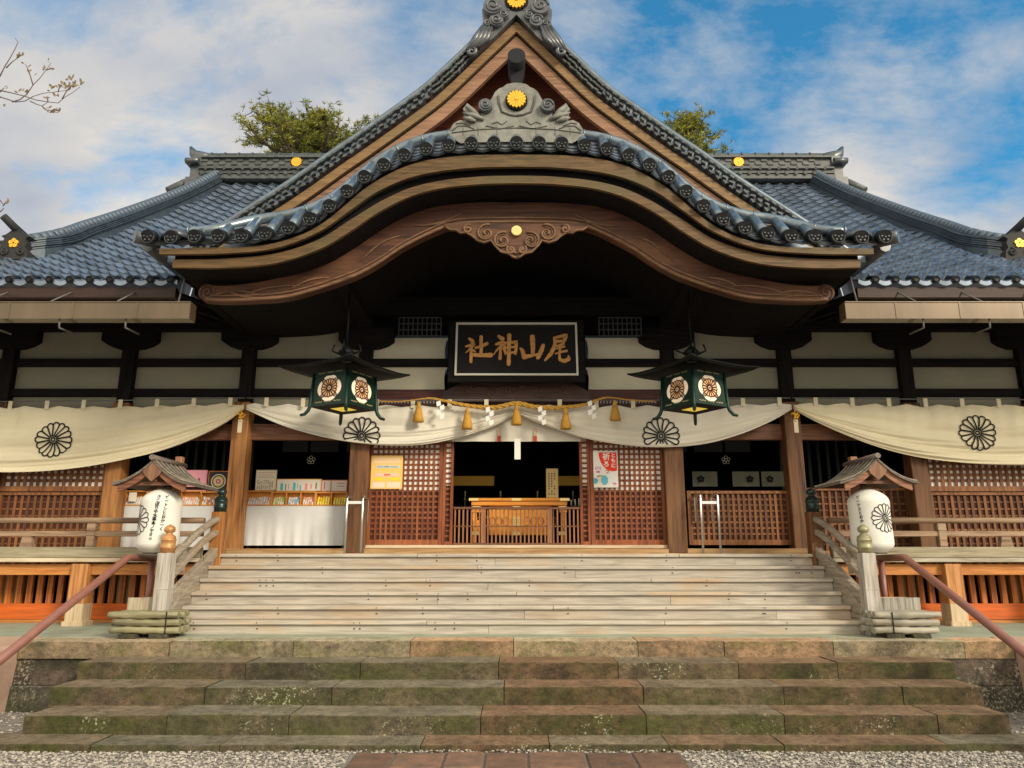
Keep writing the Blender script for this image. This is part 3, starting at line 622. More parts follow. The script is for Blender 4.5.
# ---- pillars
ZTOP = UZ(330, YF) + .15
ZNUKI = UZ(404, YF)
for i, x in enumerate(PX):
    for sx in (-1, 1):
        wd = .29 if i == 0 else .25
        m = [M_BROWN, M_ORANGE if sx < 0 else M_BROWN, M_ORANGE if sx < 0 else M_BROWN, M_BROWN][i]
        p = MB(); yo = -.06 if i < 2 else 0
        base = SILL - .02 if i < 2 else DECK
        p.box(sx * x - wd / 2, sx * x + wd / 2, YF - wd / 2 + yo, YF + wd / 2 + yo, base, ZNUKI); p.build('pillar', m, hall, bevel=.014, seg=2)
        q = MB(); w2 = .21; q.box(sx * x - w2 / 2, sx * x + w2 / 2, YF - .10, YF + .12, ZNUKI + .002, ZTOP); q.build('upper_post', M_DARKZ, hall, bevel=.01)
        # boat-shaped bracket on the post head
        b = MB(); zb0, zb1 = UZ(347.5, YF - .14), UZ(328, YF - .14)
        h = zb1 - zb0; pr = [(-.10, zb0 - .0), (-.20, zb0 + .006), (-.33, zb0 + .05), (-.42, zb0 + .11), (-.435, zb0 + .13), (-.435, zb1), (.435, zb1), (.435, zb0 + .13), (.42, zb0 + .11), (.33, zb0 + .05), (.20, zb0 + .006), (.10, zb0)]
        b.prism([(sx * x + u, z) for u, z in pr], YF - .14, YF + .11); b.build('bracket', M_DARK, hall)
# ---- plaster strips and dark rails between the posts
def wallstrip(xa, xb, py0, py1, m, name):
    b = MB(); b.box(xa, xb, YF + .02, YF + .08, UZ(py1, YF + .02), UZ(py0, YF + .02)); return b.build(name, m, hall)
edges = [(PX[0], PX[1]), (PX[1], PX[2]), (PX[2], PX[3]), (PX[3], 9.4)]
for (a, b_) in edges:
    for sx in (-1, 1):
        xa, xb = sorted((sx * (a + .1), sx * (b_ - .1)))
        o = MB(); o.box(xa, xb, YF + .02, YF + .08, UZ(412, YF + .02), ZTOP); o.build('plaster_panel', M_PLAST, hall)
for sx in (-1, 1):
    o = MB(); z0 = UZ(412, YF + .02)
    xa = sx * 1.08; pr = []
    # porch plaster with a scooped inner end beside the name board
    for (p0, p1) in ((337, 359.5), (366, 389.5)):
        zt, zb = UZ(p0 + 1, YF + .02), UZ(p1, YF + .02)
        pts = [(sx * 2.32, zb), (sx * 2.32, zt), (xa, zt), (sx * 1.13, zt - .06), (sx * 1.15, (zt + zb) / 2), (sx * 1.14, zb + .03), (sx * 1.14, zb)]
        o.prism(pts, YF + .02, YF + .08)
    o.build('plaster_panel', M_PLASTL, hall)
    xa, xb = sorted((sx * 1.0, sx * 2.32)); o = MB(); o.box(xa, xb, YF - .07, YF + .1, UZ(402, YF - .07), UZ(390, YF - .07)); o.build('porch_beam', wood('maroon_beam', (.10, .03, .025), (.05, .015, .014), 0), hall, bevel=.006)
for (p0, p1) in ((358.5, 366), (388.5, 396)):
    for sx in (-1, 1):
        o = MB(); xa, xb = sorted((sx * (2.33 if p0 > 380 else 1.0), sx * 9.4)); o.box(xa, xb, YF - .06, YF + .1, UZ(p1, YF - .06), UZ(p0, YF - .06)); o.build('wall_rail', M_DARK, hall, bevel=.006)
# centre back panel behind the name board and lintel over the doorway
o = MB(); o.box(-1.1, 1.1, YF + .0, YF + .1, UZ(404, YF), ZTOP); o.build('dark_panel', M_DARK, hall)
o = MB(); o.box(-2.28, 2.28, YF - .12, YF + .12, UZ(412, YF), UZ(402.5, YF)); o.build('lintel', wood('lintel_maroon', (.07, .025, .02), (.03, .012, .01), 0), hall, bevel=.008)
o = MB()
for i in range(88): x = -2.2 + i * .05; o.box(x, x + .022, YF - .135, YF - .12, UZ(405, YF), UZ(402.8, YF))
o.build('lintel_studs', flat('faded_white_bead', (.35, .33, .32)), hall)
for sx in (-1, 1):
    o = MB(); xa, xb = sorted((sx * 2.56, sx * 9.3)); o.box(xa, xb, YF - .02, YF + .08, UZ(440, YF), UZ(424, YF)); o.build('lintel', M_BROWN_X, hall, bevel=.008)
    o = MB(); o.box(xa, xb, YF + .085, YF + .12, UZ(440, YF), UZ(396, YF)); o.build('dark_panel', M_NEARBLACK, hall)
# carved transom below the board
o = MB(); n = 40; top = []; bot = []
for i in range(n + 1):
    u = -1 + 2 * i / n; x = u * 1.14; zt = UZ(377 + 16 * abs(u) ** 3.0 , YF - .2); zb = UZ(402, YF - .2); top.append((x, zt)); bot.append((x, zb))
o.strip(top, bot, YF - .22, YF - .12); tr = o.build('carved_transom', wood('transom', (.07, .032, .024), (.03, .014, .011), 0), hall)
o = MB()
for (cx, cz, r, s, sg) in ((-.78, 391, .10, 0, 1), (.78, 391, .10, math.pi, -1), (-.38, 393, .09, 1, -1), (.38, 393, .09, 2.1, 1), (-.12, 390, .08, 0, 1), (.12, 390, .08, math.pi, -1)):
    o.tube([(x, YF - .225, z) for x, z in spiral(cx, UZ(cz, YF - .22), r, 1.3, s, sg)], .012, 5)
o.tube([(-1.0 + i * .05, YF - .225, UZ(389, YF - .22) + .035 * math.sin(i * .9)) for i in range(41)], .012, 5)
o.build('scroll_carving', wood('transom_edge', (.13, .06, .045), (.06, .03, .022), 0), tr)
# small grille blocks high up beside the board
for px in (420, 620):
    x = UX(px, 328, YF - .3); o = MB(); w_ = .33; z0, z1 = UZ(336, YF - .3), UZ(318, YF - .3)
    for i in range(10): xx = x - w_ + i * w_ * 2 / 9; o.box(xx - .008, xx + .008, YF - .32, YF - .29, z0, z1)
    for i in range(4): zz = z0 + (z1 - z0) * i / 3; o.box(x - w_, x + w_, YF - .325, YF - .30, zz - .007, zz + .007)
    o.build('wind_grille', flat('grille_grey', (.05, .05, .055)), hall)

# ---- lattice screens
def lattice(name, xa, xb, pb, pt, step, bw, y, material, frame=.06, back=None, label=None, split=None, hb=None):
    xa, xb = sorted((xa, xb)); z0, z1 = UZ(pb, y), UZ(pt, y); o = MB()
    o.box(xa, xa + frame, y - .035, y + .035, z0, z1); o.box(xb - frame, xb, y - .035, y + .035, z0, z1)
    o.box(xa + frame, xb - frame, y - .034, y + .034, z0, z0 + frame * 1.3); o.box(xa + frame, xb - frame, y - .034, y + .034, z1 - frame * .7, z1)
    ix0, ix1, iz0, iz1 = xa + frame, xb - frame, z0 + frame * 1.3, z1 - frame * .7
    nx = max(1, round((ix1 - ix0) / step)); nz = max(1, round((iz1 - iz0) / step))
    for i in range(1, nx): x = ix0 + (ix1 - ix0) * i / nx; o.box(x - bw / 2, x + bw / 2, y - .012, y - .002, iz0, iz1)
    for j in range(1, nz): z = iz0 + (iz1 - iz0) * j / nz; o.box(ix0, ix1, y - .001, y + .009, z - (hb or bw) / 2, z + (hb or bw) / 2)
    ob = o.build(name, material, hall)
    if label: ob['label'] = label
    if back:
        for (q0, q1, m) in back:
            b = MB(); b.box(ix0, ix1, y + .010, y + .020, max(z0, UZ(q0, y)), min(z1, UZ(q1, y))); b.build('backing_board' if m is not M_PAPER else 'paper_backing', m, ob)
    return ob
M_BACKB = flat('lattice_backing_brown', (.075, .028, .018))
YP = YF - .02
xl0, xl1 = 2.27, UX(579.5, 500, YP)
for sx in (-1, 1):
    xd = abs(UX(442.5, 500, YP)); xe = abs(UX(453, 500, YP))
    lattice('lattice_door', sx * 2.27, sx * xd, 545, 436, .0795, .031, YP, M_LATT, back=[(545, 492, M_BACKB), (491.5, 436, M_PAPER)])
    lattice('narrow_lattice', sx * (xd - .004), sx * xe, 545, 436, .0795, .030, YP + .01, M_LATT, frame=.04, back=[(545, 486, M_BACKB), (485.5, 436, M_PAPER)])
# right bays: waist-high lattice
lattice('waist_lattice', 2.60, 4.17, 545, 491, .082, .036, YF + .0, M_LATT2, hb=.028, back=[(545, 491, M_BACKB)])
lattice('waist_lattice', 4.50, 6.12, 556, 488, .105, .036, YF + .25, M_LATT2, hb=.022, back=[(556, 488, M_BACKB)])
for sx in (-1, 1):
    for (a, b_) in ((6.30, 7.92), (8.18, 9.3)):
        lattice('lattice_screen', sx * a, sx * b_, 556, 492.5, .098, .040, YF + .03, M_LATT2, hb=.022, back=[(556, 492.5, M_BACKB)])
        lattice('lattice_transom', sx * a, sx * b_, 491.5, 455, .098, .048, YF + .03, M_LATT2, hb=.045, back=[(491, 455, M_PAPER)])
# dark slatted partition far inside on both side bays
for sx in (-1, 1):
    o = MB(); x = 4.5
    while x < 6.1: o.box(sx * x, sx * (x + .05), YF + 1.2, YF + 1.24, DECK + .8, 3.6); x += .16
    o.build('inner_partition', flat('partition_greygreen', (.045, .05, .04)), hall)
    for (x0, x1) in ((2.62, 3.05), (3.2, 3.7), (3.75, 4.2)):
        o = MB(); o.box(sx * x0, sx * x1, YF + 1.8, YF + 1.83, UZ(452, YF + 1.8), UZ(436, YF + 1.8)); o.build('inner_panel', flat('inner_panel_grey', (.10, .11, .11)), hall)
# gilt beam and rail deep inside the doorway
for (a, b_) in ((453, 494), (558, 582)):
    o = MB(); yy = YF + 1.6; o.box(UX(a, 480, yy), UX(b_, 480, yy), yy, yy + .1, UZ(485.5, yy), UZ(476, yy)); o.build('gilt_beam', flat('dull_gold_paint', (.55, .33, .06)), hall)
# low open fence across the doorway
yf = YF + .0; o = MB(); x0, x1 = -abs(UX(453.5, 500, yf)) , abs(UX(453.5, 500, yf)); z0, z1 = UZ(545, yf), UZ(507, yf)
fe = MB(); fe.box(x0, x1, yf - .03, yf + .03, z1 - .035, z1); fe.box(x0, x1, yf - .03, yf + .03, z0, z0 + .03); fe.box(x0, x1, yf - .012, yf + .012, UZ(527, yf), UZ(525.8, yf))
fe.build('low_fence_rail', M_BROWN_X, hall, bevel=.004)
fe = MB(); i = 0
n_ = 30
for i in range(n_ + 1):
    x = x0 + .03 + (x1 - x0 - .06) * i / n_; fe.box(x - .011, x + .011, yf - .012 + .0, yf + .012, z0 + .03, z1 - .036)
for x in (x0 + .46, x1 - .46): fe.box(x - .035, x + .035, yf - .028, yf + .028, z0 + .031, z1 - .036)
fe.build('low_fence_bars', wood('fence_bar_wood', (.36, .16, .07), (.2, .08, .035), 2), hall)

# ================================================================== ROOF
ZE = UZ(283, YEV)                     # tile edge height
ZRb = UZ(183, YR)
def zroof(y, x=0):
    t = (y - YEV) / (YR - YEV); z = ZE + (ZRb - ZE) * (.74 * t + .26 * t * t)
    return z + max(0, abs(x) - 7.5) ** 2 * .05 * max(0, 1 - t * 1.6)
XRD = abs(UX(222, 180, YR))          # end of ridge / descending ridge top
def xedge(y):                         # where the front slope ends (descending ridge, then hip)
    pts = [(YEV, 10.3), (9.9, 8.9), (10.7, 7.52), (11.6, 7.30), (12.6, 7.05), (13.6, 6.75), (YR, XRD)]
    return interp(pts, y)
roof = MB(); pitch = .262
SLN = 31
def roof_front(mb):
    nx = 78 * 7; X0 = -10.3
    rows = []
    for j in range(SLN):
        ya = YEV + (YR - YEV) * j / SLN; yb = YEV + (YR - YEV) * (j + 1.0) / SLN
        rows.append((ya - .030, .056)); rows.append((yb + .015, .000))
    def colz(x):
        u = (x / pitch) % 1.0
        # pantile section: broad trough and raised roll
        return .040 * (math.exp(-((u - .82) / .12) ** 2) + math.exp(-((u + .18) / .12) ** 2)) - .022 * math.sin(math.pi * min(1, u / .66)) * (1 if u < .66 else 0)
    for r_i, (y, off) in enumerate(rows):
        pass
    xs = [X0 + i * (20.6 / nx) for i in range(nx + 1)]; base = len(mb.v); vs = []
    for (y, off) in rows:
        xe = xedge(y)
        for x in xs:
            xc = max(-xe, min(xe, x)); vs.append((xc, y, zroof(y, xc) + off + colz(xc) * (1.25 if off > .02 else .8)))
    fs = []
    W = nx + 1
    for r_i in range(len(rows) - 1):
        for i in range(nx):
            a = r_i * W + i
            if abs(xs[i]) < 4.44 and rows[r_i][0] < 12.1: continue
            if abs(vs[a][0] - vs[a + 1][0]) < 1e-6 and abs(vs[a + W][0] - vs[a + W + 1][0]) < 1e-6: continue
            fs.append((a, a + 1, a + W + 1, a + W))
    # turned-down edge
    o = len(vs)
    for i in range(W): v = vs[i]; vs.append((v[0], v[1] + .006, v[2] - .055))
    for i in range(nx):
        if abs(xs[i]) > 4.44: fs.append((i, o + i, o + i + 1, i + 1))
    mb.add(vs, fs, False)
roof_front(roof)
main_roof = roof.build('main_roof', M_TILE, hall)
# side slopes, back slope (plain courses, seen only from elsewhere)
o = MB()
for sx in (-1, 1):
    ys = [YEV + (YR - YEV) * i / 14 for i in range(15)]
    def sidept(u, v):
        y = YEV + (YR - YEV) * v; xe = xedge(y); xo = 10.3; x = xe + (xo - xe) * u; z = zroof(y, xe) + (ZE + .39 - zroof(y, xe)) * u ** .85
        return (sx * x, y + .0 + (0 if u == 0 else 0), z)
    o.grid(sidept, 12, 14)
    o.grid(lambda u, v: (sx * (u * (XRD + (10.3 - XRD) * v)), YR + 5.7 * v, zroof(YR - 5.7 * v, 0)), 10, 10)
    o.grid(lambda u, v: (sx * (XRD + (10.3 - XRD) * u), YR + 5.7 * v * u, ZRb + (ZE + .39 - ZRb) * u ** .85), 10, 6)
o.build('rear_roof', M_TILE, main_roof)
# round eave tile ends
o = MB(); x = -10.1 + .82 * pitch
k0 = math.floor(-10.2 / pitch)
for k in range(k0, -k0 + 1):
    x = (k + .82) * pitch
    if abs(x) < 4.5 or abs(x) > 10.2: continue
    z = zroof(YEV, x) + .028
    o = MB(); o.tube([(x, YEV - .05, z), (x, YEV + .12, z + .07)], .052, 10); o.tube([(x, YEV - .056, z), (x, YEV - .05, z)], .030, 5, smooth=False)
    o.build('eave_tile_end', M_TILEF, main_roof)
# soffit: boarding and rafters under the eaves
for sx in (-1, 1):
    o = MB(); x0, x1 = sorted((sx * 4.45, sx * 10.2)); zw = ZTOP
    o.add([(x0, YEV + .05, ZE - .09), (x1, YEV + .05, ZE - .09), (x1, YF + .1, zw + .12), (x0, YF + .1, zw + .12), (x0, YEV + .05, ZE - .13), (x1, YEV + .05, ZE - .13), (x1, YF + .1, zw + .06), (x0, YF + .1, zw + .06)],
          [(0, 1, 2, 3), (7, 6, 5, 4), (0, 4, 5, 1), (1, 5, 6, 2), (2, 6, 7, 3), (3, 7, 4, 0)])
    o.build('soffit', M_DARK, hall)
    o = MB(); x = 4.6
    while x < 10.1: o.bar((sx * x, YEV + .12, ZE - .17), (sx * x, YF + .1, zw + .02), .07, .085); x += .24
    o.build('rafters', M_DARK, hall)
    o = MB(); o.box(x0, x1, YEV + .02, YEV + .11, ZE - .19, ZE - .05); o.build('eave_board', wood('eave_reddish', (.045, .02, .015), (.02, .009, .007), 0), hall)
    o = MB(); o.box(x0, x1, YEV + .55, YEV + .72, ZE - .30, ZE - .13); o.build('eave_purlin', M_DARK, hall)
    o = MB(); o.box(sorted((sx * 2.3, sx * 9.4))[0], sorted((sx * 2.3, sx * 9.4))[1], YF - .16, YF + .13, UZ(329.5, YF - .14), UZ(318, YF - .14)); o.build('wall_plate', M_DARK, hall)
    # gutter
    yg = YEV - .30; gz0, gz1 = UZ(318.5, yg), UZ(301.5, yg); xg0 = sx * (abs(UX(193.5, 310, yg + .1)) + (0 if sx < 0 else .03))
    gx0, gx1 = sorted((xg0, sx * 10.2)); t_ = .006
    o = MB(); o.box(gx0, gx1, yg, yg + t_, gz0, gz1); o.box(gx0, gx1, yg + .17, yg + .176, gz0, gz1); o.box(gx0, gx1, yg + t_, yg + .17, gz0, gz0 + t_)
    o.box(xg0 - .002, xg0 + .002, yg + t_, yg + .17, gz0 + t_, gz1)
    o.box(gx0, gx1, yg - .010, yg - .0005, gz1 - .014, gz1)
    x = 4.75
    while x < 10: o.box(sx * x - .013, sx * x + .013, yg - .006, yg - .0005, gz0, gz1 - .015); x += .80
    gt = o.build('gutter', M_COPPER, hall)
    o = MB(); x = 5.0
    while x < 10: o = MB(); o.tube([(sx * x, yg - .01, gz1), (sx * (x - .03), YEV + .05, ZE - .10)], .009, 6); o.build('gutter_stay', flat('bracket_grey', (.16, .15, .14)), gt); o = MB(); o.tube([(sx * x + .1, yg + .05, gz0), (sx * x + .1, yg + .06, gz0 - .1), (sx * x + .1, yg + .4, gz0 - .08)], .012, 6); o.build('gutter_bracket', flat('bracket_grey', (.16, .15, .14)), gt); x += .83
    o = MB(); o.tube([(xg0 + sx * .18, yg + .05, gz1), (xg0 + sx * .18, yg + .15, gz1 + .36)], .012, 6)
    o.build('gutter_bracket', flat('bracket_grey', (.16, .15, .14)), gt)

# descending ridges
def desc_ridge(sx):
    pts = []
    for i in range(25):
        y = 10.62 + (YR - .15 - 10.62) * i / 24; pts.append((sx * xedge(y), y, zroof(y, xedge(y)) + .03))
    rd = MB(); n = len(pts)
    # stacked courses: section wide at the base, round cap
    half_ = [(.20, -.12), (.20, .03)]
    for k_ in range(5): zz_ = .035 + k_ * .036; half_ += [(.165 if k_ != 2 else .19, zz_), (.165 if k_ != 2 else .19, zz_ + .024), (.125, zz_ + .026), (.125, zz_ + .034)]
    half_ += [(.16, .22), (.16, .245), (.10, .25), (.08, .29)]
    sec = [(-u, v) for u, v in half_] + [(0, .315)] + list(reversed(half_))
    vs = []
    for i, p in enumerate(pts):
        a = Vector(pts[max(i - 1, 0)]); b = Vector(pts[min(i + 1, n - 1)]); d = (b - a); d.z = 0; d.normalize(); sd_ = Vector((d.y, -d.x, 0))
        for (u, v) in sec: vs.append(Vector(p) + sd_ * u + Vector((0, 0, v)))
    m = len(sec); fs = []
    for i in range(n - 1):
        for k in range(m - 1): fs.append((i * m + k, (i + 1) * m + k, (i + 1) * m + k + 1, i * m + k + 1))
    fs += [list(range(m)), list(range((n - 1) * m, n * m))[::-1]]
    rd.add(vs, fs); o = rd.build('descending_ridge', M_STACK, main_roof)
    # cap rolls crossing the top, one per tile
    cp = MB(); L_ = 52
    for i in range(L_):
        t = (i + .5) / L_ * (n - 1); k = int(t); f_ = t - k; p = Vector(pts[k]).lerp(Vector(pts[min(k + 1, n - 1)]), f_); q = Vector(pts[min(k + 1, n - 1)]) - Vector(pts[k])
        q.normalize(); a = p + Vector((0, 0, .265)) - q * .06; b = p + Vector((0, 0, .285)) + q * .06
        cp.tube([b, a], [.085, .100], 8)
    cp.build('ridge_cap_tiles', mat('ridge_cap_glaze', (.10, .13, .17), .5, metal=.2, spec=.4), o)
    # onigawara end tile with gold plum
    x, y, z = pts[0]; y -= .12; e = MB()
    prof = [(-.34, -.20), (-.30, .02), (-.24, .10), (-.26, .2), (-.22, .3), (-.30, .36), (-.20, .40), (-.08, .50), (0, .54), (.08, .50), (.20, .40), (.30, .36), (.22, .3), (.26, .2), (.24, .10), (.30, .02), (.34, -.20), (.12, -.16), (-.12, -.16)]
    S_ = .72; e.prism([(x + u * S_, z + v * S_) for u, v in prof], y - .08, y + .1)
    for s_ in (-1, 1): e.tube([(a, y - .09, b) for a, b in spiral(x + s_ * .13, z + .0, .06, 1.3, 1.57, s_)], .02, 6)
    ob = e.build('ridge_end_tile', mat('ridge_end_dark', (.03, .03, .03), .65, spec=.25), o)
    e = MB(); e.tube([(x + sx * .10, y - .26, z + .50), (x + sx * .03, y - .10, z + .40), (x, y + .25, z + .32)], [.055, .06, .06], 12); e.build('end_roll_tile', mat('ridge_end_dark', (.03, .03, .03)), ob)
    e = MB()
    for k in range(5): a = math.pi / 2 + k * 2 * math.pi / 5; cx, cz = x + .045 * math.cos(a), z + .14 + .045 * math.sin(a); e.prism([(cx + .032 * math.cos(b * math.pi / 5), cz + .032 * math.sin(b * math.pi / 5)) for b in range(10)], y - .10, y - .08)
    e.build('plum_crest', M_GOLD, ob)
    # corner ridge running on to the eave corner
    e = MB(); path = [(sx * 7.7, 10.75, zroof(10.7, 7.7) + .02), (sx * 8.9, 9.95, zroof(9.9, 8.9) + .05), (sx * 10.2, 9.15, zroof(9.15, 10.2) + .1)]
    for q, (zz, r) in enumerate(((0, .15), (.13, .12), (.22, .08))): e.tube([(a, b, c + zz) for a, b, c in path], r, 8)
    e.build('corner_ridge', M_RIDGE, main_roof)
    # side gable ridge stub seen past the main ridge end
    e = MB(); e.tube([(sx * (XRD + .35), YR + .2, ZRb + .30), (sx * (XRD + .75), YR - .1, ZRb - .05), (sx * (XRD + 1.0), YR - .3, ZRb - .35)], .09, 8)
    e.tube([(sx * (XRD + .30), YR + .2, ZRb + .12), (sx * (XRD + .70), YR - .1, ZRb - .22), (sx * (XRD + .95), YR - .3, ZRb - .5)], .10, 8); e.build('verge_tiles', M_RIDGE, main_roof)
for sx in (-1, 1): desc_ridge(sx)
# main ridge
o = MB(); XR = abs(UX(205, 165, YR)); zb, zt = ZRb - .05, UZ(152, YR - .2)
H = zt - zb
o.box(-XR, XR, YR - .30, YR + .30, zb, zb + .14 * H)
for i in range(int(2 * XR / .2)):
    x = -XR + .1 + i * .2; o.tube([(x, YR - .34, zb + .17 * H), (x, YR - .22, zb + .20 * H)], .045, 6)
o.box(-XR, XR, YR - .24, YR + .24, zb + .23 * H, zb + .36 * H)
o.box(-XR, XR, YR - .29, YR + .29, zb + .36 * H, zb + .42 * H)
for i in range(int(2 * XR / .2)):
    x = -XR + .15 + i * .2; o.tube([(x, YR - .29, zb + .36 * H), (x, YR - .20, zb + .40 * H)], .035, 6)
o.box(-XR, XR, YR - .16, YR + .16, zb + .42 * H, zb + .80 * H)
for r_ in range(3):
    for i in range(int(2 * XR / .26)):
        x = -XR + (i + (.5 if r_ % 2 else 0)) * .26; z = zb + (.46 + .115 * r_) * H; o.box(x, x + .13, YR - .185, YR - .16, z, z + .09 * H)
o.box(-XR, XR, YR - .23, YR + .23, zb + .80 * H, zb + .86 * H)
o.tube([(-XR - .05, YR, zb + .92 * H), (XR + .05, YR, zb + .92 * H)], .125, 12)
for i in range(int(2 * XR / .3)): x = -XR + .15 + i * .3; o.tube([(x - .02, YR, zb + .92 * H), (x + .02, YR, zb + .92 * H)], .14, 12)
ridge = o.build('main_ridge', M_RIDGE, main_roof)
for px in (296.5, 738.5):
    x, z = U(px, 162, YR - .2); e = MB(); crest_solid(e, (x, z), .115, YR - .19, .03); e.lathe([(.09, 0)] * 1 + [(.09, .01)], (x, YR - .2, z), 3) if False else None
    e.build('ridge_crest', M_GOLD, ridge)
for sx in (-1, 1):
    e = MB(); x = sx * XR
    e.box(x, x + sx * .26, YR - .30, YR + .30, zb - .25, zb + .04); e.box(x + sx * .01, x + sx * .20, YR - .24, YR + .24, zb + .04, zb + .5 * H); e.box(x, x + sx * .27, YR - .3, YR + .3, zb + .5 * H, zb + .62 * H)
    e.tube([(x - sx * .02, YR - .33, zb + .58 * H), (x + sx * .27, YR - .33, zb + .58 * H)], .07, 8)
    e.box(x, x + sx * .2, YR - .2, YR + .2, zb + .62 * H, zb + .86 * H)
    e.tube([(x - sx * .1, YR, zt - .10), (x + sx * .15, YR, zt - .02), (x + sx * .28, YR, zt + .08), (x + sx * .36, YR, zt + .24)], [.16, .15, .10, .03], 10)
    e.build('ridge_end_ornament', M_TILED, ridge)

# ---- big triangular gable
gp_out = [(150, 277), (200, 244.5), (247, 213.5), (293, 184), (340, 151), (350, 144.5), (410, 102), (430, 86.5), (473.6, 45.5), (516.5, 5)]
gout = sym_curve(gp_out, YG, 175, 50)
def shift(c, dz, k=1.0): return [(x * k, z + dz) for x, z in c]
gab = empty('dummy', (0, 0, 0), None, None); bpy.data.objects.remove(gab)
o = MB(); o.strip(shift(gout, -.02), shift(gout, -.15), YG - .02, YR - .6); gable = o.build('triangular_gable', M_TILE, hall)
# tiles along the rake edge: barrel rows plus small crossing tiles
o = MB(); o.tube([(x, YG - .02, z + .04) for x, z in gout], .055, 8); o.tube([(x, YG + .22, z + .10) for x, z in gout], .07, 8); o.build('rake_roll', M_TILEB, gable)
o = MB(); rt_ = random.Random(31)
for i in range(len(gout) - 1):
    a = Vector((gout[i][0], 0, gout[i][1])); b = Vector((gout[i + 1][0], 0, gout[i + 1][1])); d = b - a; m = max(1, round(d.length / .095))
    for k in range(m):
        for row in range(3):
            p = a.lerp(b, (k + .5 + .33 * row) / m); nrm = Vector((-d.z, 0, d.x)).normalized()
            q = p - nrm * (.035 + .058 * row + rt_.uniform(-.01, .01)); o.obox((q.x, YG - .075 + .028 * row, q.z), (.072, .09, .030), Matrix.Rotation(-math.atan2(d.z, d.x) + rt_.uniform(-.35, .35), 3, 'Y'))
o.build('rake_tiles', M_RIDGE, gable)
def off(c, d):
    r = []
    for i in range(len(c)):
        a = c[max(i - 1, 0)]; b = c[min(i + 1, len(c) - 1)]; dx_, dz_ = b[0] - a[0], b[1] - a[1]; l = math.hypot(dx_, dz_)
        nx_, nz_ = dz_ / l, -dx_ / l
        if i == len(c) // 2: r.append((0, c[i][1] - d / math.cos(math.atan2(c[i][1] - a[1], c[i][0] - a[0]))))
        else: r.append((c[i][0] + nx_ * d, c[i][1] + nz_ * d))
    h = len(r) // 2
    for i, p in enumerate(r):
        if i < h and p[0] > 0: r[i] = (0, r[h][1])
        if i > h and p[0] < 0: r[i] = (0, r[h][1])
    return r
o = MB(); o.strip(off(gout, .20), off(gout, .33), YG + .0, YG + .10); o.build('bargeboard', M_BARGE, gable)
o = MB(); o.strip(off(gout, .333), off(gout, .352), YG + .05, YG + .12); o.build('shadow_band', M_DARK, gable)  # dark strip standing in for the shade between the two boards
o = MB(); o.strip(off(gout, .353), off(gout, .53), YG + .06, YG + .14); o.build('inner_bargeboard', M_HAFU if False else wood('inner_barge', (.28, .15, .085), (.14, .065, .035), 0, patch=(.36, .2, .12)), gable)
o = MB(); o.strip(off(gout, .14), [(x, min(z - .2, 6.9)) for x, z in off(gout, .14)], YG + .75, YG + .80); o.build('gable_wall', wood('gable_wall_red', (.20, .05, .022), (.11, .028, .014), 0), gable)
# apex ornament
e = MB(); Yo = YG - .05; ax, az_ = 0, UZ(14, YG)
def PO(px, py): return U(px, py, Yo)
base = [(470, 60), (474, 46), (480, 34), (484, 22), (482, 12), (492, 6), (500, 8), (500, -26), (533, -26), (533, 8), (540, 6), (552, 12), (550, 22), (554, 34), (560, 46), (564, 58), (540, 42), (516.5, 17), (494, 40)]
e.prism([PO(*p) for p in base], Yo - .06, Yo + .16)
for s_ in (-1, 1):
    for (dx_, py, r, y_) in ((23.5, 12, .16, -.16), (20, 25, .12, -.13), (13, 19, .09, -.12), (29, 27, .07, -.1)):
        cx, cz = PO(516.5 + s_ * dx_, py); e.tube([(cx, Yo + .05, cz), (cx, Yo + y_, cz)], [r, r * .93], 18); e.tube([(a, Yo + y_ - .005, b) for a, b in spiral(cx, cz, r * .8, 1.6, 0, s_)], .016, 5)
    for k in range(4):
        q = [PO(516.5 + s_ * (24 + k * 3.2), 30), PO(516.5 + s_ * (29 + k * 4), 42), PO(516.5 + s_ * (38 + k * 3.4), 51 + k)]
        e.tube([(a, Yo - .08, b) for a, b in q], [.03, .05, .04], 6)
    cx, cz = PO(516.5 + s_ * 45, 55); e.tube([(a, Yo - .08, b) for a, b in spiral(cx, cz, .085, 1.2, 1.5, s_)], .035, 6)
on = e.build('apex_ornament', M_TILED, gable)
e = MB(); cx, cz = PO(516.5, 4); crest_solid(e, (cx, cz), .155, Yo - .07, .04); e.build('gold_chrysanthemum', M_GOLD, on)
e = MB(); e.tube([(cx, Yo - .062, cz), (cx, Yo - .07, cz)], .19, 24); e.tube([(cx, Yo - .1, cz + .2 * 0), (cx, Yo - .065, cz)], .04, 8); e.build('crest_backing', M_BRONZED, on)

# ---- curved porch gable (karahafu)
capspx = [(150, 239), (171, 239.5), (195.5, 238.6), (218.9, 238.4), (243, 238.0), (265.8, 235.8), (287.8, 230.5), (308.3, 222.6), (327.6, 210.8), (346.3, 195.4), (363.2, 181), (382.2, 168.8), (402.6, 158.8), (424.7, 152.0), (446.5, 148.6), (468.7, 146.6), (491, 146), (516.5, 145.8)]
kc = sym_curve(capspx, YK, 150, 90)
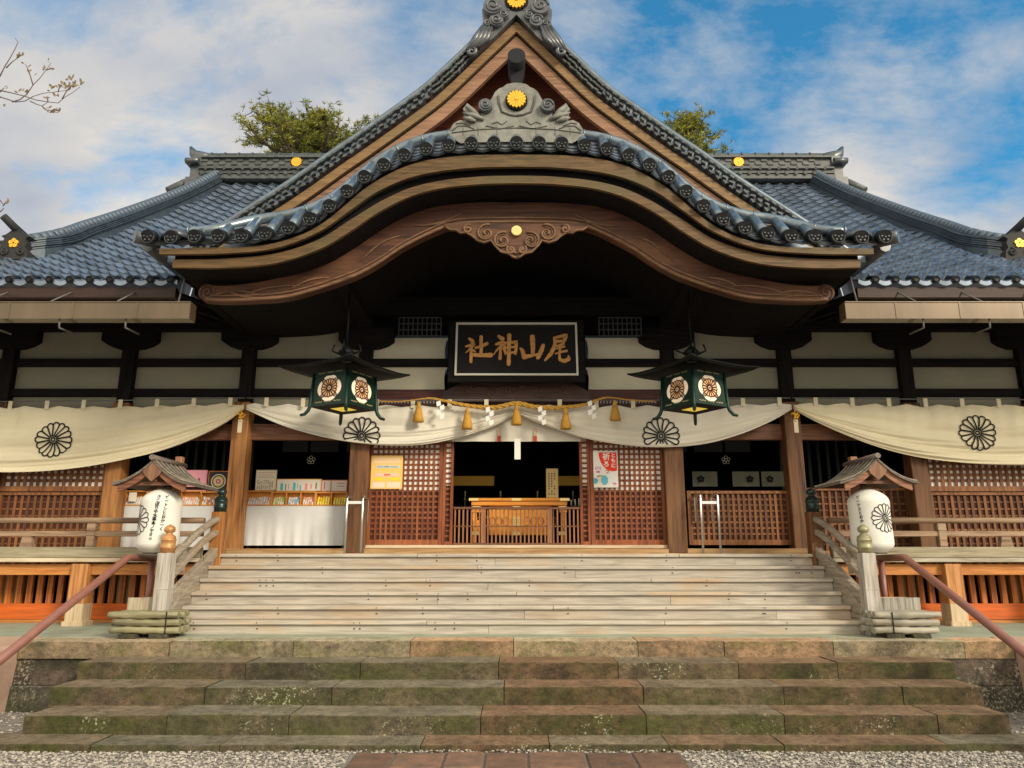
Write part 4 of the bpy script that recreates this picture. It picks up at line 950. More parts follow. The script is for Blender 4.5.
# arc-length sampling for the tiles
def arcs(c, n):
    L_ = [0]
    for a, b in zip(c, c[1:]): L_.append(L_[-1] + math.hypot(b[0] - a[0], b[1] - a[1]))
    res = []
    for k in range(n):
        t = L_[-1] * k / (n - 1); i = max(j for j in range(len(c) - 1) if L_[j] <= t + 1e-9); f_ = (t - L_[i]) / (L_[i + 1] - L_[i] + 1e-9)
        res.append((c[i][0] + (c[i + 1][0] - c[i][0]) * f_, c[i][1] + (c[i + 1][1] - c[i][1]) * f_, math.atan2(c[i + 1][1] - c[i][1], c[i + 1][0] - c[i][0])))
    return res
DYK, DZK = .46, .45
def kf(x):
    t = (abs(x) - 3.2) / .75; t = max(0, min(1, t)); return 1 - .72 * (t * t * (3 - 2 * t))
o = MB()
def kroof(u, v):
    t = u * (len(kc) - 1); i = min(int(t), len(kc) - 2); f_ = t - i; x = kc[i][0] + (kc[i + 1][0] - kc[i][0]) * f_; z = kc[i][1] + (kc[i + 1][1] - kc[i][1]) * f_
    return (x, YK + .02 + DYK * kf(x) * v, z - .05 + DZK * kf(x) * v)
o.grid(kroof, 180, 4)
top = [(x, z + DZK * kf(x) - .06) for x, z in kc]; bot = [(x, z - .10) for x, z in kc]
o.strip(top, bot, YK + DYK + .02, YF + .9)
kar = o.build('curved_porch_roof', M_TILE, hall)
# flat tiles between the rolls
tl = arcs(kc, 35)
o = MB()
for i in range(34):
    x0, z0, a0 = tl[i]; x1, z1, a1 = tl[i + 1]
    for q in range(4):
        v0 = q / 4 * kf(x0); v1_ = v0 + .26 * kf(x0); ya, yb_ = YK - .01 + DYK * v0, YK + .02 + DYK * v1_; za, zb_ = -.045 + DZK * v0 + .012, -.045 + DZK * v1_ - .004
        o.add([(x0, ya, z0 + za), ((x0 + x1) / 2, ya, (z0 + z1) / 2 + za - .03), (x1, ya, z1 + za), (x1, yb_, z1 + zb_), ((x0 + x1) / 2, yb_, (z0 + z1) / 2 + zb_ - .03), (x0, yb_, z0 + zb_),
               (x0, ya, z0 + za - .03), ((x0 + x1) / 2, ya, (z0 + z1) / 2 + za - .06), (x1, ya, z1 + za - .03)], [(0, 1, 4, 5), (1, 2, 3, 4), (0, 6, 7, 1), (1, 7, 8, 2)])
o.build('flat_eave_tiles', M_TILEF, kar)
for i, (x, z, a) in enumerate(tl):
    e = MB(); e.tube([(x, YK + .035, z + .03), (x, YK + DYK * kf(x) * .5, z + DZK * kf(x) * .5 + .01), (x, YK + DYK * kf(x), z + DZK * kf(x) + .01)], [.070, .063, .058], 14)
    e.tube([(x, YK + .0, z + .004), (x, YK + .03, z + .03)], .0, 3) if False else None
    ob = e.build('roll_tile', M_TILEB, kar)
    e = MB(); yy = YK - .052; r = .087
    e.tube([(x, yy - .012, z), (x, yy + .11, z + .055)], [r, r * .93], 18); e.cur = 1
    ring = [(x + .076 * math.cos(t * math.pi / 9), yy - .014, z + .076 * math.sin(t * math.pi / 9)) for t in range(19)]; e.tube(ring, .0055, 5, caps=False)
    for k in range(5):
        b = math.pi / 2 + k * 2 * math.pi / 5; cx, cz = x + .043 * math.cos(b), z + .043 * math.sin(b); e.tube([(cx, yy - .02, cz), (cx, yy - .01, cz)], [.012, .014], 8)
    e.tube([(x, yy - .02, z), (x, yy - .01, z)], .010, 6)
    e.build('plum_disc', [M_TILEF, mat('disc_relief', (.05, .06, .065), .5)], ob)
# long roll behind the tiles
o = MB(); q = [(x, YK + DYK * kf(x) + .03, z + DZK * kf(x) + .045) for x, z in kc if abs(x) < 4.1]
o.tube(q, .068, 10); bandm = MB()
o.tube([(a, b + .03, c - .13) for a, b, c in q], .05, 6)
acc = arcs([(a, c) for a, b, c in q], 26)
for (x, z, a) in acc: o.tube([(x - .012 * math.cos(a), YK + DYK * kf(x) + .03, z - .012 * math.sin(a)), (x + .012 * math.cos(a), YK + DYK * kf(x) + .03, z + .012 * math.sin(a))], .075, 12)
o.build('long_roll', M_TILEB, kar)
# corner tiles
for sx in (-1, 1):
    x, z = sx * abs(kc[0][0]), kc[0][1]
    e = MB(); e.tube([(x - sx * .05, YK + .15, z + .03), (x + sx * .12, YK - .0, z + .02), (x + sx * .17, YK - .04, z + .02)], [.09, .085, .085], 12); e.tube([(x + sx * .12, YK + .2, z + .0), (x + sx * .05, YK + 2.2, z - .0)], .08, 8)
    e.lathe([(.17, 0), (.165, .05), (.12, .11), (.03, .14)], (x - sx * .26, YK + .12, z + .04), 14); e.build('corner_tile', M_TILED, kar)
# eave boards
b1b = [(150, 253.8), (170, 254.2), (222.7, 253.4), (275.4, 248), (319.4, 231.4), (350, 210.3), (370, 196), (385, 187.5), (410, 177.5), (440, 171), (480, 167.3), (516.5, 166.5)]
b2t = [(150, 259.5), (171.8, 259.5), (222.7, 258.6), (275.4, 253.4), (319, 239.3), (350, 220), (370, 207.5), (385, 199), (410, 188), (440, 180.8), (480, 176.5), (516.5, 175.5)]
b2b = [(150, 267.5), (174.4, 267.5), (222.7, 267.8), (275.4, 263), (319.4, 249), (350, 231.4), (370, 217.5), (385, 208.5), (410, 196.5), (440, 188.3), (480, 184), (516.5, 183)]
Ya, Yb = YK + .02, YK + .10
lo1 = sym_curve(b1b, Ya, 159, 80); up1 = [(x, interp([(p[0], p[1]) for p in kc], max(kc[0][0], min(kc[-1][0], x))) - .11) for x, z in lo1]
o = MB(); o.strip(up1, lo1, Ya, Ya + .05); o.build('upper_eave_board', M_EAVEGOLD, kar)
up2 = sym_curve(b2t, Yb, 172.5, 80); lo2 = sym_curve(b2b, Yb, 172.5, 80)
o = MB(); o.strip(up2, lo2, Yb, Yb + .05); o.build('lower_eave_board', M_EAVEGOLD, kar)
u3 = [(x, z + .12) for x, z in up2]
o = MB(); o.strip(u3, [(x, z - .003) for x, z in lo2], Yb + .052, YF + .4); o.build('porch_ceiling', M_DARK, kar)
# carved curved beam with spiral ends
Yh = YK + .55
hb = [(200, 300), (222, 301.5), (250, 300.8), (283, 298.5), (313.5, 291), (351.5, 278), (370, 269), (384.5, 260), (396, 252), (410, 244), (425, 236.5), (445, 228), (462, 224.5), (516.5, 223)]
ht = [(200, 284), (222, 286), (253, 283), (283, 276.7), (310, 267), (340, 250), (375, 225), (400, 214), (428, 207.5), (470, 203), (516.5, 202)]
tpc = sym_curve(ht, Yh, 206, 80); btc = sym_curve(hb, Yh, 206, 80)
o = MB(); o.strip(tpc, btc, Yh, Yh + .14)
for sx in (-1, 1):
    cx, cz = U(207, 292.5, Yh); cx = sx * abs(cx); o.tube([(cx, Yh - .01, cz), (cx, Yh + .14, cz)], .108, 22)
    o.tube([(a, Yh - .014, b) for a, b in spiral(cx, cz, .092, 1.5, -1.2 if sx > 0 else math.pi + 1.2, sx)], .013, 6)
hf = o.build('curved_beam', M_HAFU, kar)
o = MB()
for dz, r in ((.018, .022), (.075, .012)): o.tube([(x, Yh - .006, z + dz) for x, z in btc], r, 6)
rrr = random.Random(2)
for sx in (-1, 1):
    for (pxa, pya, pxb, pyb, bow) in ((212, 296, 262, 296, 5), (225, 290, 275, 296, -5), (240, 297, 300, 286, 4), (415, 226, 462, 213, -4), (360, 262, 400, 236, 5), (290, 290, 330, 278, 4)):
        pth = []
        for k in range(9):
            t = k / 8; x, z = U(pxa + (pxb - pxa) * t, pya + (pyb - pya) * t - bow * math.sin(math.pi * t), Yh); pth.append((sx * abs(x), Yh - .006, z))
        o.tube(pth, [.004 + .014 * math.sin(math.pi * k / 8) for k in range(9)], 5)
o.build('beam_moulding', M_CARVE, hf)
# pendant carving (gegyo) with scrolls and brass disc
Yq = Yh - .06
def PG(px, py): return U(px, py, Yq)
half = [(445, 226.5), (450, 230), (456, 230.2), (460, 233), (466, 232.5), (472, 236), (477, 240.5), (484, 242.5), (491, 240.5), (495, 246), (501, 252), (508, 253.5), (513, 257), (516.5, 258)]
ot = [PG(*p) for p in half]; poly = ot + [(-x, z) for x, z in reversed(ot[:-1])]; zt_ = PG(516, 223.5)[1]
poly += [(-PG(445, 224)[0], zt_), (PG(445, 224)[0], zt_)]
o = MB(); o.prism(poly, Yq, Yq + .05); pg = o.build('pendant_carving', M_HAFU, kar)
o = MB()
for sx in (-1, 1):
    for (px, py, r, st_, sg) in ((486, 233.5, .125, 1.2, 1), (502.5, 241, .125, 1.2, 1), (468, 229.5, .065, 1.0, 1), (511, 250, .06, 2.2, 1)):
        cx, cz = PG(px, py); pth = spiral(sx * abs(cx), cz, r, 1.45, st_ if sx < 0 else math.pi - st_, 1 if sx < 0 else -1)
        o.tube([(a, Yq - .014, b) for a, b in pth], .017, 6)
        o.tube([(a, Yq - .008, b) for a, b in spiral(sx * abs(cx), cz, r * .72, 1.2, st_ if sx < 0 else math.pi - st_, 1 if sx < 0 else -1)], .008, 5)
    o.tube([(sx * abs(x), Yq - .01, z) for x, z in ot], .014, 6)
    o.tube([(sx * abs(PG(p, q)[0]), Yq - .012, PG(p, q)[1]) for p, q in ((510, 247), (512, 251), (516.5, 254))], .014, 6)
o.build('scroll_edge', M_CARVE, pg)
o = MB(); cx, cz = PG(516.5, 232); o.tube([(0, Yq - .05, cz), (0, Yq - .01, cz)], [.066, .07], 24); crest_solid(o, (0, cz), .062, Yq - .049, .006); o.build('brass_disc', M_BRASS, pg)
# pale carved tile ornament over the porch
Yn = YK + .22
def PN(px, py): return U(px, py, Yn)
half = [(450, 137), (450, 129), (454, 123), (460, 120), (465, 121), (464, 114), (467, 113), (463, 109), (467, 103), (475, 109), (481, 116), (480, 108), (484, 102), (490, 101), (493, 96), (495, 92), (499, 88.5), (503, 87), (507, 84), (512, 83), (516.5, 82.5)]
hl = [PN(*p) for p in half]; btm = [(x, interp([(k_[0], k_[1] + .14) for k_ in kc], x)) for x in [hl[0][0] * (1 - i / 6) for i in range(7)]]
poly = hl + [(-x, z) for x, z in reversed(hl[:-1])] + [(-x, z + .05) for x, z in btm[1:6]] + [(btm[-1][0], btm[-1][1] + .05)] + [(x, z + .05) for x, z in reversed(btm[1:6])]
o = MB(); o.prism(poly, Yn, Yn + .16)
for sx in (-1, 1):
    cx, cz = PN(485.5, 108); cx = sx * abs(cx); o.cur = 1; o.tube([(cx, Yn + .05, cz), (cx, Yn - .08, cz)], [.10, .088], 18); o.tube([(a, Yn - .085, b) for a, b in spiral(cx, cz, .07, 1.5, 0, sx)], .012, 5)
    o.cur = 0
    for (a, b, c, d) in ((480, 118, 466, 106), (484, 120, 463, 113), (476, 122, 463, 118)):
        p0, p1 = PN(a, b), PN(c, d); o.tube([(sx * abs(p0[0]), Yn - .02, p0[1]), (sx * abs((p0[0] + p1[0]) / 2 - .0), Yn - .04, (p0[1] + p1[1]) / 2 - .01), (sx * abs(p1[0]), Yn - .01, p1[1])], [.02, .038, .008], 7)
    o.cur = 2
    for (pts_) in (((452, 131), (458, 126), (466, 126), (474, 129)), ((456, 124), (462, 123), (470, 126)), ((492, 124), (497, 122), (502, 125), (507, 121)), ((486, 126), (500, 129), (514, 126)), ((452, 133), (480, 129.5), (516.5, 128))):
        o.tube([(sx * abs(PN(*p)[0]), Yn - .003, PN(*p)[1]) for p in pts_], .008, 5)
    o.tube([(sx * abs(PN(*p)[0]), Yn - .003, PN(*p)[1]) for p in ((498, 96), (499, 103), (502, 112), (510, 115), (516.5, 116))], .016, 5)
    for q in (463, 478, 497): o.tube([(sx * abs(PN(q, 135)[0]), Yn - .002, PN(q, 135.5)[1]), (sx * abs(PN(q, 125)[0]), Yn - .002, PN(q, 127)[1])], .004, 4)
oni = o.build('porch_ornament', [M_ONI, M_TILED, flat('groove_dark', (.10, .10, .09))], kar)
o = MB(); cx, cz = PN(516.5, 101.5); o.tube([(0, Yn - .03, cz), (0, Yn, cz)], .145, 24); o.build('crest_backing', M_BRONZED, oni)
o = MB(); crest_solid(o, (0, cz), .125, Yn - .03, .035); o.build('gold_chrysanthemum', M_GOLD, oni)
# round ridge-end tile rising above the ornament
o = MB(); a = PN(516.5, 62); b = PN(516.5, 84)
o.prism([(-.06, b[1] - .05), (-.075, b[1] + .12), (-.11, a[1] + .0), (.11, a[1]), (.075, b[1] + .12), (.06, b[1] - .05)], Yn + .03, Yn + .20)
o.tube([(0, Yn - .12, a[1] + .01), (0, Yn + .3, a[1] - .02)], [.118, .112], 22); o.tube([(0, Yn + .2, b[1] + .1), (0, Yn + 1.6, b[1] - .02)], .11, 12); o.build('ridge_end_roll', flat('near_black_tile', (.018, .02, .024)), oni)
# porch side brackets in the dark: beams running back
for sx in (-1, 1):
    o = MB(); zz = UZ(300, Yh + .1); o.box(sx * 4.05 - .1, sx * 4.05 + .1, Yh + .141, YF - .2, zz + .38, zz + .62); o.build('porch_beam', M_DARK, hall); o = MB(); o.box(sx * 2.42 - .1, sx * 2.42 + .1, Yh + .2, YF - .2, zz + .40, zz + .62); o.build('porch_beam', M_DARK, hall)
    o = MB(); o.box(sx * 4.30, sx * 4.42, YEV + .5, YF, ZE + .02, ZE + .55); o.build('porch_side_board', M_DARK, hall)
o = MB(); o.box(-4.2, 4.2, YF - .15, YF + .15, UZ(318, YF), UZ(300, YF)); o.build('porch_crossbeam', M_DARK, hall)
o = MB(); o.box(-4.4, 4.4, YF + .16, YF + .3, UZ(330, YF), UZ(215, YF)); o.build('porch_back_wall', M_NEARBLACK, hall)

# ================================================================== CURTAINS
YC = YF - .27
def curtain(name, label, top, bot, xa, xb, crests, amp=.030, nfold=5, ph=0.0, y0=YC, cm=None):
    root = empty(name, (UX((xa + xb) / 2, 407, y0), y0, UZ(407, y0)), label, 'curtain', 'cream shrine curtains draped across the front')
    # map: physical x along, v 0 top ..1 bottom
    XA, XB = UX(xa, 420, y0), UX(xb, 420, y0)
    def zt(px): return UZ(interp(top, px), y0)
    def zb(px): return UZ(interp(bot, px), y0)
    def pxof(X): return 516.5 + X * (xb - xa) / (XB - XA) if False else xa + (X - XA) / (XB - XA) * (xb - xa)
    def surf(X, v):
        p = pxof(X); a, b = zt(p), zb(p); h = a - b; z = a + (b - a) * v
        full = min(1, h / .75); tight = 1 - full
        f = amp * (.3 + .7 * v) * math.sin(nfold * 1.1 * math.pi * v ** 1.5 + ph + 1.5 * math.sin(X * 1.1 + ph))
        f += amp * .48 * (.5 + .5 * math.sin(X * .9 + ph)) * math.sin(nfold * 3.3 * math.pi * v ** 2 + 1.7 * X + ph * 2) * v ** 2
        f += (.016 * math.sin(X * 11.2 + 2 * v) + .008 * math.sin(X * 27 + 3 * v)) * (1 - v) ** 2 + .035 * math.sin(X * 1.9 + ph) * (1 - .5 * v)
        g_ = .05 * (1 - abs(((X * 2.0) % 1.0) - .5) * 2) * (1 - v) ** 3 * .8
        return (X, y0 + f * (.5 + .5 * full) - .02 * v, z - g_ * (1 - v))
    m = MB(); nu = int(abs(xb - xa) * .75)
    m.grid(lambda u, v: surf(XA + (XB - XA) * u, v), nu, 90)
    ob = m.build('cloth', cm or M_CLOTH, root)
    sm = ob.modifiers.new('thickness', 'SOLIDIFY'); sm.thickness = .004; sm.offset = 0
    # tabs
    X = math.ceil(min(XA, XB) / .56) * .56 + .1
    while X < max(XA, XB) - .05:
        z = zt(pxof(X)); t = MB(); t.box(X - .032, X + .032, y0 - .045, y0 - .039, z - .05, z + .08); t.build('tab', M_CLOTH, root); X += .56
    t = MB(); t.tube([(XA, y0 - .02, zt(xa) + .075), ((XA + XB) / 2, y0 - .02, zt((xa + xb) / 2) + .070), (XB, y0 - .02, zt(xb) + .075)], .009, 5); t.build('hanging_cord', M_INKF, root)
    for (px, py, r, mm) in crests:
        cx, cz = U(px, py, y0); cr_ = MB()
        def inv(X, Z):
            p = pxof(X); a, b = zt(p), zb(p); return (a - Z) / (a - b)
        def mp_(u, v):
            X, Z = cx + u, cz + v; q = surf(X, max(0, min(1, inv(X, Z)))); return (X, q[1] - .016, Z)
        crest_lines(cr_, r, .021, mp_, clip=lambda u, v: inv(cx + u, cz + v) < .97, sub=5)
        cr_.build('crest', mm, root)
    return root
def tag_tie(px, py, y0, root):
    x, z = U(px, py, y0)
    t = MB(); t.tube([(x - .06, y0 - .04, z + .03), (x - .03, y0 - .07, z + .05), (x, y0 - .05, z), (x + .03, y0 - .07, z + .05), (x + .06, y0 - .04, z + .03), (x + .02, y0 - .06, z - .03), (x, y0 - .05, z), (x - .02, y0 - .06, z - .03)], .016, 6); t.tube([(x, y0 - .05, z + .1), (x, y0 - .05, z - .07)], .012, 6); t.build('gold_cord', M_GOLD, root)
    t = MB(); t.box(x - .032, x + .032, y0 - .058, y0 - .048, z - .25, z - .05); t.tube([(x, y0 - .054, z - .055), (x, y0 - .054, z - .08)], .022, 6); t.build('wooden_tag', flat('tag_cream', (.72, .63, .44)), root)
topL = [(-60, 407), (40, 406.5), (245, 403)]
c1 = curtain('draped_curtain', 'cream curtain with black chrysanthemum crest hanging over the left bays', topL, [(-120, 466), (-40, 470), (10, 472.5), (50, 471.5), (90, 467.5), (130, 460), (170, 449.5), (205, 435), (228, 422), (243.5, 409.5)], -60, 243.5, [(55, 440, .268, M_INK)], ph=.4)
tag_tie(242, 417, YC, c1)
bc1 = [(245.5, 409.5), (262, 417), (280, 424.5), (300, 431), (330, 438.5), (360, 443.5), (395, 446), (425, 444.5), (455, 438.5), (480, 431), (500, 423), (516, 413.5)]
c2 = curtain('draped_curtain', 'pale curtain swag with half-folded crest behind the left bronze lantern', [(245.5, 403), (380, 405), (516, 405)], bc1, 245.5, 516, [(362, 436, .28, M_INK)], amp=.026, ph=1.9, y0=YC - .02, cm=M_CLOTHW)
bc2 = [(516.8, 413.5), (533, 421), (555, 429), (580, 437.5), (610, 443.5), (645, 447), (680, 446.5), (710, 442.5), (740, 434), (765, 424), (780, 416.5), (792, 409.5)]
c3 = curtain('draped_curtain', 'pale curtain swag with crest behind the right bronze lantern', [(516.8, 405), (650, 405), (792, 403)], bc2, 516.8, 792, [(661, 436, .28, M_INK)], amp=.026, ph=3.1, y0=YC - .02, cm=M_CLOTHW)
c4 = curtain('draped_curtain', 'cream curtain with black chrysanthemum crest hanging over the right bays', [(794, 403), (1000, 404.5), (1090, 405)], [(794, 409.5), (812, 420), (835, 431), (870, 445), (905, 455), (940, 461), (975, 464.5), (1020, 465.5), (1090, 462), (1140, 456)], 794, 1095, [(977, 433, .268, M_INK)], ph=2.4)
tag_tie(794, 417, YC, c4)
# white inner cloth visible under the centre tie
ic = MB(); yi = YC + .12; xa, xb = UX(452, 430, yi), UX(581, 430, yi)
ic.grid(lambda u, v: (xa + (xb - xa) * u, yi + .012 * math.sin(u * 26) * v, UZ(408, yi) + (UZ(441.5, yi) - UZ(408, yi)) * v), 60, 8)
o = ic.build('inner_curtain', flat('inner_white_cloth', (.70, .66, .57)), None); tag(o, 'short white inner curtain showing under the centre tie above the doorway', 'curtain')
tm = MB()
for px in (499, 535): x, z = U(px, 436, yi - .02); tm.box(x - .02, x + .02, yi - .03, yi - .022, z - .07, z + .12); tm.build('ribbon', flat('ribbon_beige', (.6, .45, .3)), o); tm = MB()
tm = MB()
for px in (499, 535): x, z = U(px, 438, yi - .02); tm.box(x - .028, x + .028, yi - .036, yi - .031, z - .055, z + .03); tm.build('red_seal', flat('seal_red', (.5, .08, .05)), o); tm = MB()
x, z = U(517.5, 430, YC - .1)
tm = MB(); tm.box(x - .045, x + .045, YC - .12, YC - .108, UZ(459.5, YC - .1), UZ(439, YC - .1)); tm.tube([(x, YC - .114, UZ(439, YC - .1)), (x, YC - .10, UZ(414, YC - .1))], .006, 5)
tag(tm.build('wooden_tag', flat('tag_white', (.78, .76, .70))), 'plain white wooden tag dangling from the centre of the straw rope', 'tag')

# straw rope with tassels and zigzag papers
Yr_ = YC - .16
rp_pts = [(372, 401), (400, 401.5), (425, 398.5), (432, 398.3), (445, 401), (470, 406), (495, 407.5), (516.5, 403.5), (535, 407), (560, 407.5), (585, 404.5), (602, 398.3), (610, 397.5), (630, 400), (655, 401.5)]
rope = empty('straw_rope', (0, Yr_, UZ(404, Yr_)), 'thick golden straw rope with tassels and white zigzag papers over the doorway', 'rope')
o = MB()
for s3 in range(3):
    path = []; rad = []
    N_ = 220
    for i in range(N_ + 1):
        px = 372 + 283 * i / N_; th = .036 * max(.28, 1 - (abs(px - 516.5) / 105) ** 2 * .9) if abs(px - 516.5) < 105 else .010
        x, z = U(px, interp(rp_pts, px), Yr_); a = i * .42 + s3 * 2.094
        path.append((x, Yr_ + th * .55 * math.cos(a), z + th * .55 * math.sin(a))); rad.append(th * .62)
    o.tube(path, rad, 6)
o.build('rope_strand', M_ROPE, rope)
for px, py, s in ((419, 402, .8), (467.5, 408, .95), (516.5, 404, 1.0), (565.5, 408, .95), (614.5, 400.5, .8)):
    x, z = U(px, py, Yr_); H_ = .30 * (1 if s < .9 else 1.05); o = MB()
    o.lathe([(.012, 0), (.03, -.03), (.035, -.06), (.028, -.08), (.045, -.12), (.07, -.22), (.08, -H_), (.07, -H_ - .01)][::-1], (x, Yr_ - .02, z), 14)
    for k in range(14):
        a = 2 * math.pi * k / 14; o.tube([(x + .03 * math.cos(a), Yr_ - .02 + .03 * math.sin(a), z - .09), (x + .075 * math.cos(a), Yr_ - .02 + .075 * math.sin(a), z - H_ - .012)], .011, 4)
    o.build('tassel', M_TASSEL, rope)
for px, py in ((440, 401), (489, 407), (541, 406.5), (590.5, 401)):
    x, z = U(px, py, Yr_); o = MB(); sx = 1
    w_, h_ = .062, .072
    for k in range(4):
        ox = (.035 if k % 2 else -.02); z0 = z - k * h_ * .92
        o.add([(x + ox - w_ / 2, Yr_ - .05 - .012 * (k % 2), z0 - .025), (x + ox + w_ / 2, Yr_ - .05 - .012 * (k % 2), z0), (x + ox + w_ / 2 + .012, Yr_ - .05 - .012 * (k % 2), z0 - h_), (x + ox - w_ / 2 + .012, Yr_ - .05 - .012 * (k % 2), z0 - h_ - .025)], [(0, 3, 2, 1)])
    zp = o.build('zigzag_paper', flat('shide_white', (.85, .84, .80)), rope); s_ = zp.modifiers.new('thickness', 'SOLIDIFY'); s_.thickness = .002

# ================================================================== NAME BOARD
YB = YF - .42
pbr = empty('name_board', (0, YB, UZ(377, YB)), 'black name board with white frame and gold brush characters above the doorway', 'sign')
cx0, cz0 = U(516.5, 349.5, YB); bw_, bh_ = .945 * 2, .80
TILT = R(-9)
Rb = Matrix.Rotation(TILT, 3, 'X')
def BP(u, v, d=0): q = Rb @ Vector((u, -d, v)); return (q.x, YB + q.y, cz0 + q.z)
Wb = abs(UX(455.5, 349, YB)); Hb = (UZ(322, YB) - UZ(377, YB)) / 2 / math.cos(TILT)
def bbox_(mb, u0, u1, v0, v1, d0, d1): mb.add([BP(u, v, d) for d in (d0, d1) for v in (v0, v1) for u in (u0, u1)], [(0, 1, 3, 2), (4, 6, 7, 5), (0, 4, 5, 1), (2, 3, 7, 6), (0, 2, 6, 4), (1, 5, 7, 3)])
o = MB(); bbox_(o, -Wb - .10, Wb + .10, -Hb - .09, Hb + .06, -.05, -.002); o.build('outer_board', M_DARK, pbr)
o = MB(); bbox_(o, -Wb, Wb, -Hb, Hb, 0, .015); o.build('panel', flat('board_black', (.012, .011, .012)), pbr)
o = MB(); t_ = .03
bbox_(o, -Wb, Wb, Hb - t_, Hb, .016, .04); bbox_(o, -Wb, Wb, -Hb, -Hb + t_, .016, .04); bbox_(o, -Wb, -Wb + t_, -Hb + t_, Hb - t_, .016, .04); bbox_(o, Wb - t_, Wb, -Hb + t_, Hb - t_, .016, .04)
o.build('frame', flat('frame_grey_white', (.58, .56, .50)), pbr)
# brush strokes measured on the enlarged sign: (points, widths) in the board's own units (px of the enlargement)
def ST(pts, ws_): return (pts, ws_)
G = {
 'sha': [ST([(185, 183), (205, 200)], [12, 22]), ST([(165, 240), (195, 232), (218, 218), (212, 232), (188, 262), (165, 285)], [10, 18, 18, 14, 10, 4]), ST([(200, 245), (200, 300), (200, 348)], [13, 16, 16]), ST([(208, 262), (222, 275)], [7, 12]),
         ST([(228, 250), (262, 240), (300, 220)], [12, 15, 18]), ST([(262, 172), (264, 240), (264, 298)], [18, 18, 16]), ST([(222, 300), (270, 304), (325, 302)], [20, 20, 26])],
 'shin': [ST([(375, 165), (400, 185)], [14, 24]), ST([(360, 225), (385, 215), (408, 208), (395, 235), (365, 265), (345, 298)], [12, 18, 16, 14, 10, 4]), ST([(388, 245), (388, 290), (386, 325)], [13, 15, 18]), ST([(398, 250), (412, 265)], [7, 12]),
          ST([(412, 215), (416, 260), (420, 292)], [14, 13, 12]), ST([(412, 218), (450, 214), (490, 208), (490, 250), (484, 290)], [13, 13, 20, 15, 15]), ST([(420, 250), (484, 244)], [11, 11]), ST([(422, 288), (484, 282)], [12, 12]), ST([(445, 160), (444, 250), (442, 365)], [22, 20, 20])],
 'yama': [ST([(595, 170), (598, 240), (597, 298)], [26, 24, 18]), ST([(518, 255), (530, 268), (542, 318)], [12, 20, 22]), ST([(542, 315), (600, 302), (650, 292)], [26, 14, 12]), ST([(665, 232), (652, 270), (630, 320)], [18, 24, 20])],
 'bi': [ST([(738, 178), (790, 165), (812, 160), (806, 190), (795, 208)], [14, 18, 24, 18, 14]), ST([(742, 205), (795, 200)], [18, 14]), ST([(738, 185), (742, 225), (715, 290), (675, 338)], [14, 18, 22, 10]),
        ST([(795, 222), (770, 232), (748, 242)], [16, 12, 7]), ST([(745, 258), (778, 248), (802, 242)], [7, 10, 10]), ST([(742, 292), (780, 280), (815, 272)], [7, 11, 12]), ST([(775, 240), (768, 290), (770, 335), (800, 345), (828, 330), (826, 308)], [12, 12, 16, 20, 20, 8])],
}
ppu = 2 * Wb / 790.0
for nm, sts in G.items():
    o = MB(); lay = 0
    for pts_, ws_ in sts:
        lay += 1
        q = [((a - 492) * ppu, (256 - b) * ppu) for a, b in pts_]; w2 = [w_ * ppu * .62 for w_ in ws_]
        # smooth the stroke
        fine = []; fw = []
        for i in range(len(q) - 1):
            for s in range(6): t = s / 6; fine.append((q[i][0] * (1 - t) + q[i + 1][0] * t, q[i][1] * (1 - t) + q[i + 1][1] * t)); fw.append(w2[i] * (1 - t) + w2[i + 1] * t)
        fine.append(q[-1]); fw.append(w2[-1]); n = len(fine); A, B = [], []
        for i in range(n):
            a = fine[max(i - 1, 0)]; b = fine[min(i + 1, n - 1)]; d = Vector((b[0] - a[0], b[1] - a[1])); d.normalize(); w3 = fw[i] * (1 + .10 * math.sin(i * 2.3 + a[0] * 40))
            A.append((fine[i][0] - d.y * w3, fine[i][1] + d.x * w3)); B.append((fine[i][0] + d.y * w3, fine[i][1] - d.x * w3))
        cap1 = [(fine[-1][0] + fw[-1] * math.cos(t), fine[-1][1] + fw[-1] * math.sin(t)) for t in []]
        dpt = .030 + lay * .0012
        vs = [BP(u, v, dpt) for u, v in A] + [BP(u, v, dpt) for u, v in B] + [BP(u, v, .016) for u, v in A] + [BP(u, v, .016) for u, v in B]
        fs = []
        for i in range(n - 1): fs += [(i, i + 1, n + i + 1, n + i), (i, 2 * n + i, 2 * n + i + 1, i + 1), (n + i, n + i + 1, 3 * n + i + 1, 3 * n + i)]
        fs += [(0, n, 3 * n, 2 * n), (n - 1, 3 * n - 1, 4 * n - 1, 2 * n - 1)]
        o.add(vs, fs)
        for e_ in (0, -1):
            c = fine[e_]; r = fw[e_]; ring = [(c[0] + r * math.cos(t * math.pi / 6), c[1] + r * math.sin(t * math.pi / 6)) for t in range(12)]
            vs = [BP(u, v, dpt + .0006) for u, v in ring] + [BP(u, v, .016) for u, v in ring]; o.add(vs, [list(range(12))] + [(t, 12 + t, 12 + (t + 1) % 12, (t + 1) % 12) for t in range(12)])
    o.build('character', mat('aged_gold_lettering', (.62, .30, .09), .5, metal=.2, noise=.3, nscale=12), pbr)

